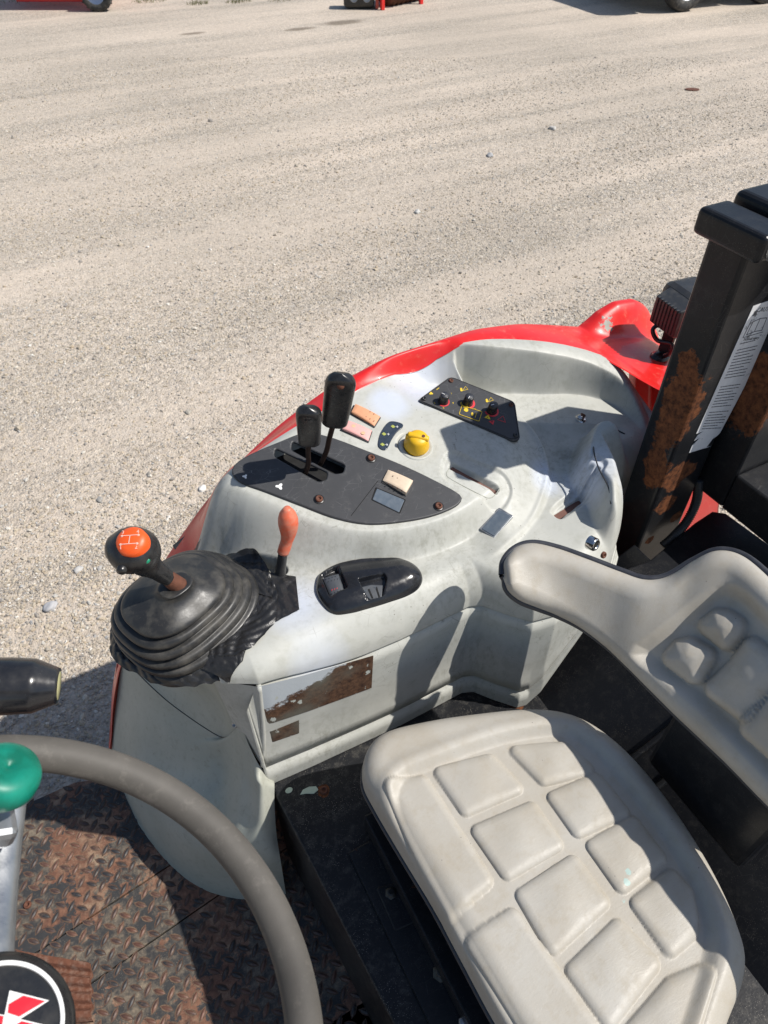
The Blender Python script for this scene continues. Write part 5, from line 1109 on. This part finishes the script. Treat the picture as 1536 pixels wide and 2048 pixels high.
# ---------------------------------------------------------------- backrest with wings
cols = [  # top px,py,z | bottom px,py,z
 ((1006, 1150), 1.445, (1007, 1156), 1.44), ((1008, 1122), 1.455, (1016, 1182), 1.425), ((1030, 1096), 1.46, (1040, 1202), 1.41), ((1065, 1086), 1.465, (1075, 1216), 1.395), ((1115, 1096), 1.465, (1112, 1230), 1.38),
 ((1180, 1119), 1.465, (1160, 1254), 1.365), ((1240, 1142), 1.465, (1212, 1292), 1.35), ((1290, 1158), 1.47, (1258, 1335), 1.34), ((1335, 1152), 1.48, (1300, 1378), 1.335), ((1385, 1122), 1.505, (1350, 1428), 1.33),
 ((1432, 1101), 1.53, (1405, 1480), 1.33), ((1480, 1108), 1.54, (1460, 1532), 1.33), ((1530, 1145), 1.545, (1515, 1588), 1.33), ((1600, 1220), 1.545, (1580, 1655), 1.33), ((1720, 1350), 1.54, (1690, 1780), 1.33), ((1840, 1490), 1.535, (1800, 1900), 1.33), ((1940, 1620), 1.52, (1900, 2010), 1.34), ((1990, 1720), 1.49, (1960, 2080), 1.36)]
T0 = np.array([Z(*c_[0], c_[1]) for c_ in cols]); B0 = np.array([Z(*c_[2], c_[3]) for c_ in cols])
n = 260; Tt = cr(T0, n); Bt = cr(B0, n)
def projpx(P):
    x = P[..., 0] * AX[0] + P[..., 1] * BX[0]; y = P[..., 0] * AX[1] + P[..., 1] * BX[1]; h = CAMZ - P[..., 2]; c = math.sqrt(.5); d = (y + h) * c
    return np.stack([768 + F * x / d, 1024 - F * (y - h) * c / d], -1)
m = 130; vv = np.linspace(0, 1, m); base = Tt[:, None] * (1 - vv)[None, :, None] + Bt[:, None] * vv[None, :, None]
# face normal of the ruled surface, towards the sitter
du = np.gradient(base, axis=0); dv_ = np.gradient(base, axis=1); Nn = np.cross(du, dv_); Nn /= np.linalg.norm(Nn, axis=2)[..., None]
s0 = np.sign(-Nn[n // 2, m // 2, 0]); Nn *= s0
Nn = .5 * Nn + .5 * Nn.mean((0, 1)); Nn /= np.linalg.norm(Nn, axis=2)[..., None]
# padding pattern laid out on the flat back itself (u along, v down) from measured corners
LB = np.c_[Tt].astype(float)
BFo = Vector((B0[10])); un = Vector(B0[13] - B0[9]).normalized(); vn = Vector(T0[11] - B0[11]).normalized(); nn_ = un.cross(vn).normalized()
if nn_.x > 0: nn_ = -nn_
BF = Frame(BFo, nn_, un)
loc = np.stack([(base - np.array(BFo)) @ np.array(BF.u), (base - np.array(BFo)) @ np.array(BF.v)], -1)
bq = [[(1402, 1252), (1425, 1222), (1462, 1218), (1502, 1250), (1495, 1275), (1462, 1302)], [(1332, 1318), (1352, 1282), (1392, 1272), (1440, 1312), (1402, 1368)], [(1418, 1388), (1455, 1335), (1522, 1274), (1560, 1300), (1580, 1340), (1490, 1440)], [(1488, 1462), (1540, 1395), (1610, 1350), (1670, 1410), (1570, 1530)], [(1575, 1560), (1700, 1430), (1790, 1520), (1670, 1640)]]
BP = pads(lambda x, y: BF.l(x, y), bq, .015)
binr = np.array([BF.l(*p) for p in ((1292, 1305), (1330, 1270), (1400, 1215), (1450, 1183), (1490, 1190), (1560, 1250), (1750, 1430), (1900, 1580), (1900, 1850), (1700, 1690), (1560, 1545), (1440, 1430), (1350, 1350))])
binr = cr(np.c_[binr, np.zeros(len(binr))], 90, True)[:, :2]
wdt = np.linalg.norm(Tt - Bt, axis=1)[:, None]; L_ = np.r_[0, np.cumsum(np.linalg.norm(np.diff((Tt + Bt) / 2, axis=0), axis=1))][:, None]
de = np.minimum(np.minimum(vv[None] * wdt, (1 - vv[None]) * wdt), np.minimum(L_ + .004, L_[-1] - L_)); 
r = .034; r_e = np.minimum(r, np.maximum(wdt * .5, .004)); dd = np.clip(de / r_e, 0, 1); h = r_e * .9 * np.sqrt(np.clip(1 - (1 - dd) ** 2, 0, 1))
flat_ = ss(.30, .42, np.linspace(0, 1, n))[:, None]
di = sdp(loc, binr); h = h - .018 * ss(.014, -.014, di)
for P in BP: sd = sdp(loc, P); cc0 = P.mean(0); h = h + .022 * np.sqrt(1 - np.clip(sd / .019, 0, 1) ** 2) + .006 * np.exp(-((loc - cc0) ** 2).sum(-1) / .030 ** 2) * ss(.01, -.01, sd)
G = base + Nn * h[..., None]
front = grid_mesh('fr', G)
bkm = base - Nn * (.012 * np.sqrt(np.clip(1 - (1 - np.clip(de / .012, 0, 1)) ** 2, 0, 1)) + .004)[..., None]
BR = link('backrest_padding', front, M['vinyl'], ST)
link('backrest_shell', grid_mesh('bk', bkm[:, ::4]), M['seat_shell'], ST)
rimp = np.vstack([base[::3, 0], base[-1:, m // 2], base[::-3, -1], base[:1, m // 2], base[:1, 0]])
rimp = rimp - np.vstack([Nn[::3, 0], Nn[-1:, m // 2], Nn[::-3, -1], Nn[:1, m // 2], Nn[:1, 0]]) * .003
P_ = [Vector(p) for p in rimp]
link('backrest_edging', tube('e', P_, .0065, 10, 420, caps=False), M['seat_shell'], ST)
link('backrest_bracket', rbox('b', Vector((.74, .2, 1.25)), (.04, .22, .24), .01), M['post2'], ST)
# ---------------------------------------------------------------- rollover post
RP = empty('rollover_post', (1.03, .69, 1.2), TR)
x0_, x1_, y0_, y1_ = 1.045, 1.173, .705, .79; zt = 1.885
ps = link('post_tube', rbox('p', Vector(((x0_ + x1_) / 2, (y0_ + y1_) / 2, (1.0 + zt) / 2)), (x1_ - x0_, y1_ - y0_, zt - 1.0), .009, None, 3), M['post'], RP)
# inboard face: raised welded edge flat
IFc = Frame((0, y0_, 0), (0, -1, 0), (1, 0, 0)); sz = 1 if IFc.v.z > 0 else -1
def il(px, py, h=0): return IFc.l(px, py, h)
# hinge boss at the top
h0 = XA(1412, 425, .93); hb = link('hinge_boss', rbox('h', Vector((1.024, .716, 1.918)), (.067, .138, .045), .010, None, 4), M['post'], RP)
boss = tube('b', [XA(1535, 462, .935) + Vector((0, .02, 0)), XA(1535, 462, .935) + Vector((0, -.03, 0))], .04, 28, 4)
bpy.data.meshes.remove(boss)
hp = Vector((1.024, .6455, 1.918))
link('hinge_bore', lathe('b', [(.012, -.03), (.012, .001), (.016, .0025), (.0205, .0015), (.0215, -.004)], hp, (0, -1, 0), 32), M['steel'], hb)
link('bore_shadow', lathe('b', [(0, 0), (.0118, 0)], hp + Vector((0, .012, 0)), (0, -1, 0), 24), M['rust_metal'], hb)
up = link('upper_bracket', rbox('u', Vector((1.135, .715, 1.925)), (.125, .15, .052), .013, None, 4), M['post'], RP)
link('upper_pin', lathe('p', [(0, .010), (.012, .010), (.014, .006), (.022, .004), (.024, -.002)], Vector((1.095, .69, 1.951)), (0, 0, 1), 24), M['rust_metal'], up)
# caution sticker with torn lower end
k = NM('sticker_paper', .5, spec=.3); nn = k.noise(60, 6, .7, k.g); c = k.mix(k.ramp(nn, [(.3, 0.), (.7, 1.)]), (.68, .68, .69), (.78, .78, .78)); c = k.mix(k.ramp(k.noise(25, 7, .75, k.g), [(.62, 0.), (.66, .8)]), c, (.05, .05, .05)); k.col(c); M['paper'] = k.m
M['ink'] = simple('grey_ink', (.10, .10, .105), .6, bump=0)
stp = [(1507, 612), (1560, 594), (1556, 655), (1530, 700), (1500, 752), (1470, 810), (1440, 866), (1434, 872), (1425, 878), (1412, 896), (1420, 893), (1404, 898), (1378, 906), (1384, 892), (1392, 884), (1400, 876), (1388, 882), (1396, 870), (1408, 862), (1392, 868)]
st_ = link('caution_sticker', IFc.plate('s', [il(x, y, .0012) for x, y in stp], (), .0004, .0014, .0002), M['paper'], ps)
def il2(u, v):
    """point on sticker: u across 0..1, v down 0..1"""
    a = np.array([(1507, 612), (1560, 594)]); b = np.array([(1392, 868), (1440, 866)])
    A1 = np.array(il(*a[0])); A2 = np.array(il(*a[1])); B1 = np.array(il(*b[0])); B2 = np.array(il(*b[1])); p = (A1 * (1 - u) + A2 * u) * (1 - v) + (B1 * (1 - u) + B2 * u) * v; return p
ms = []; rg = np.random.default_rng(11)
for i in range(30):
    v = .27 + i * .0235
    if i in (1, 12, 13, 22): continue
    u = .12; end = .9 if i % 4 else .7
    while u < end:
        w = rg.uniform(.05, .14); p = il2(u, v); q = il2(min(u + w, end), v); ms.append(IFc.stroke([tuple(p), tuple(q)], .0016, .001, .0019)); u += w + .035
link('fine_print', join('f', ms), M['ink'], st_)['kind'] = 'stuff'
ts = .0125
pu = il2(0, .5); pq = il2(1, .5); angt = math.atan2(pq[1] - pu[1], pq[0] - pu[0])
p = il2(.62, .055); link('lettering', IFc.text('CAUTION', p[0], p[1], ts, angt, .0016, .0003), M['ink'], st_)
p = il2(.18, .055); link('warning_triangle', IFc.plate('t', [(p[0] - .006, p[1] - .005 * 1), (p[0] + .006, p[1] - .005), (p[0], p[1] + .006)], (), .001, .002, .0002), M['ink'], st_)
bkp = [tuple(il2(*q)) for q in ((.25, .12), (.5, .11), (.78, .12), (.80, .205), (.5, .2), (.22, .21))]; link('book_symbol', join('b', [IFc.stroke(bkp, .0012, .001, .002, True), IFc.stroke([tuple(il2(.5, .11)), tuple(il2(.5, .2))], .001, .001, .002), IFc.stroke([tuple(il2(.15, .1)), tuple(il2(.12, .225)), tuple(il2(.88, .22))], .001, .001, .002)]), M['ink'], st_)
p = il2(.5, .25); link('lettering', IFc.text('To avoid injury', p[0], p[1], .0075, angt, .0016, .0003), M['ink'], st_)
# frame box and flange behind the post
xb = 1.19
pA = XA(1436, 1010, xb); pB = XA(1536, 1088, xb); pC = XA(1473, 950, xb); pD = XA(1536, 985, xb)
link('frame_flange', rbox('f', Vector((xb + .10, (pC.y + -.1) / 2, (pA.z + pC.z) / 2)), (.20, pC.y + .1, pC.z - pA.z), .004), M['steel_black'] if 'steel_black' in M else M['post2'], RP)
link('frame_box', rbox('f', Vector((xb + .075, (pC.y + .79) / 2 , (pA.z + 1.86) / 2)), (.15, .79 - pC.y, 1.86 - pA.z), .006), M['post2'], RP)
# ---------------------------------------------------------------- work lamp
wlb = Z(1320, 712, 1.432); WL = empty('work_lamp', wlb, TR)
wc = Vector((wlb.x, wlb.y, 0)); lc = XA(1352, 628, wlb.x + .02)
rotl = Matrix.Rotation(R(-6), 3, 'Z') @ Matrix.Diagonal((1.25, 1.25, 1.3))
def lam(x, y, z): return lc + rotl @ Vector((x, y, z))
hs = link('lamp_housing', rbox('l', lam(.045, 0, 0), (.085, .125, .078), .016, rotl, 2), M['black_plastic'], WL)
hb2 = link('lamp_back', hexa('hb', [lam(*p) for p in ((.01, -.042, -.032), (.01, .042, -.032), (-.028, .035, -.026), (-.028, -.035, -.026), (.01, -.042, .034), (.01, .042, .034), (-.028, .035, .026), (-.028, -.035, .026))], .004), M['black_plastic'], WL)
for i in range(7): link('cooling_fin', rbox('f', lam(-.002, -.027 + i * .009, .002), (.056, .0045, .050), .0008, rotl), M['black_plastic'], hs)
link('lamp_lens', rbox('g', lam(.089, 0, 0), (.004, .108, .062), .001, rotl), M['glass'], hs)
link('lamp_bracket', rbox('b', lam(.01, 0, 0) * .45 + wlb * .55 + Vector((.0, 0, -.005)), (.006, .030, (lc.z - wlb.z) * .85), .001, rotl), M['dark_metal'], WL)
link('lamp_base', lathe('b', [(0, .010), (.016, .009), (.020, .004), (.026, .002), (.027, -.004)], wlb, (0, 0, 1), 24, sx=1, sy=.8), M['satin_black'], WL)
link('lamp_cable', tube('c', [lam(-.02, .012, -.022), lam(-.036, .010, -.030), lam(-.030, -.004, -.046), wlb.lerp(lc, .45) + Vector((-.012, -.026, 0)), wlb.lerp(lc, .25) + Vector((-.008, -.030, 0)), wlb + Vector((-.004, -.014, .008))], .0052, 10, 50), M['satin_black'], WL)
# ---------------------------------------------------------------- steering wheel, spinner, shuttle lever
C = Vector((-.175, .203, 1.808)); ti, wi = .611, .006
ax = Vector((math.sin(ti) * math.cos(wi), math.sin(ti) * math.sin(wi), math.cos(ti)))
SW = empty('steering_wheel', C, TR)
q = Vector((0, 0, 1)).rotation_difference(ax).to_matrix(); th = np.linspace(0, 2 * np.pi, 160, endpoint=False); ph_ = np.linspace(0, 2 * np.pi, 28, endpoint=False); RR, rr = .22, .0155
G = np.stack([np.outer(np.cos(th), RR + rr * np.cos(ph_)), np.outer(np.sin(th), RR + rr * np.cos(ph_)), np.repeat(rr * 1.05 * np.sin(ph_)[None], len(th), 0)], -1) @ np.array(q).T + np.array(C)
link('wheel_rim', grid_mesh('r', G, wrapu=True, wrapv=True), M['wheel'], SW)
hub = C - ax * .045
SWF = Frame(hub, ax, Vector((.883, -.469, 0)))
hubo = SWF.hit(-6, 2062, .03); SH = Frame(hubo, ax, Vector((.883, -.469, 0)))
link('spoke_hub', lathe('h', [(0, -.02), (.038, -.02), (.044, -.03), (.03, -.08), (.0, -.08)], hubo, ax, 32), M['dark_metal'], SW)
for ang in (116, 236, 356):
    a_ = SH.w(.030 * math.cos(R(ang)), .030 * math.sin(R(ang)), -.022); e_ = SH.w(.5 * math.cos(R(ang)), .5 * math.sin(R(ang)), 0) - hubo; dirv = e_.normalized(); e2 = C + dirv * (RR - .006)
    mid = a_.lerp(e2, .5) - ax * .008
    link('spoke', tube('s', [a_, mid, e2], [.016, .0145, .013], 20, 20, flat=.45, upv=tuple(ax)), M['steel'], SW)
cap = link('horn_cap', lathe('c', [(0, .0072), (.034, .0070), (.046, .0050), (.0525, .0), (.054, -.008), (.054, -.022), (.048, -.03)], hubo, ax, 64), M['satin_black'], SW)
T_ = np.linspace(0, 2 * math.pi, 72, endpoint=False)
ring = [(.0425 * math.cos(t), .0425 * math.sin(t)) for t in T_]; ringi = [(.0395 * math.cos(t), .0395 * math.sin(t)) for t in T_]
link('emblem_ring', SH.plate('r', ring, [ringi], .0045, .0074, .0002), M['white_print'], cap)
# triangular two-tone emblem: upper arm outlined in white, red band across
def sh(px, py): return SH.l(px, py, .0078)
tri = [(20, 1982), (97, 2001), (36, 2042), (0, 2090), (-30, 2080), (10, 2036)]
M['red_emblem'] = simple('bright_red_print', (.80, .015, .03), .4, bump=0)
link('emblem', SH.plate('e', [sh(*p) for p in ((19, 1981), (98, 2001), (40, 2038), (9, 2030))], (), .0068, .0080, .0001), M['white_print'], cap)
link('emblem', SH.plate('e', [sh(*p) for p in ((46, 1992), (90, 2003), (38, 2034), (15, 2026), (17, 2009))], (), .0076, .0086, .0001), M['red_emblem'], cap)
link('emblem', SH.plate('e', [sh(*p) for p in ((-70, 2018), (9, 2030), (40, 2038), (90, 2050), (60, 2085), (0, 2130), (-60, 2060))], (), .0067, .0079, .0001), M['white_print'], cap)
link('emblem', SH.plate('e', [sh(*p) for p in ((-66, 2022), (7, 2033), (4, 2050), (-20, 2080), (-50, 2052))], (), .0075, .0085, .0001), M['red_emblem'], cap)
link('emblem', SH.plate('e', [sh(*p) for p in ((43, 2043), (84, 2053), (58, 2080), (20, 2075), (14, 2060))], (), .0075, .0085, .0001), M['red_emblem'], cap)
# spinner knob clamped on the rim
sk = SWF.hit(8, 1553, .115); 
link('steering_column', tube('c', [hubo - ax * .05, hubo - ax * .5, Vector((-.62, .19, .72))], [.028, .04, .06], 20, 14), M['black_plastic'], TR)
SKF = sk; gr_ = .0265
sp = link('spinner_knob', lathe('k', [(0, .0118), (.0020, .0120), (.0034, .0138), (.007, .0136), (.012, .0146), (.019, .0136), (.0235, .0105), (.0258, .006), (gr_, .001), (.0262, -.006), (.022, -.014), (.010, -.02)], sk, ax, 48), M['green'], SW)
link('spinner_pin', tube('p', [sk - ax * .018, sk - ax * .045], .008, 16, 6), M['chrome'], SW)
link('spinner_clamp', rbox('c', sk - ax * .052 + Vector((-.004, -.006, 0)), (.05, .035, .022), .006, q), M['steel'], SW)
# shuttle lever
g1 = YB(126, 1371, .62) ; g0 = YB(-40, 1372, .50)
g1 = Z(122, 1371, 1.72); g0 = Z(-60, 1373, 1.742); dvl = (g1 - g0).normalized()
r_ = (YB(60, 1316, g1.y) - YB(60, 1427, g1.y)).length * .46
dz = .5 * 111 / F * ((g1 - Vector((0, 0, CAMZ))).dot(Vector((.469 * .7071, .883 * .7071, -.7071))))
sv = link('shuttle_lever', tube('s', [g0 - dvl * .06, g0, g0.lerp(g1, .5), g1 - dvl * dz * .35, g1 - dvl * .003, g1 - dvl * .002], [dz * .80, dz * .92, dz * .98, dz, dz * 1.0, dz * .96, dz * .62], 40, 60), M['gloss_black'], TR)
link('end_cap', lathe('e', [(0, .0012), (dz * .50, .0008), (dz * .56, -.002)], g1 - dvl * .0025, dvl, 32), M['pale_end'], sv)
link('lever_rod', tube('r', [g0 - dvl * .05, g0 - dvl * .16, hubo - ax * .12], .007, 12, 20), M['dark_metal'], sv)
for o in bpy.data.objects:
    if o.type == 'MESH' and o.data.materials:
        pass
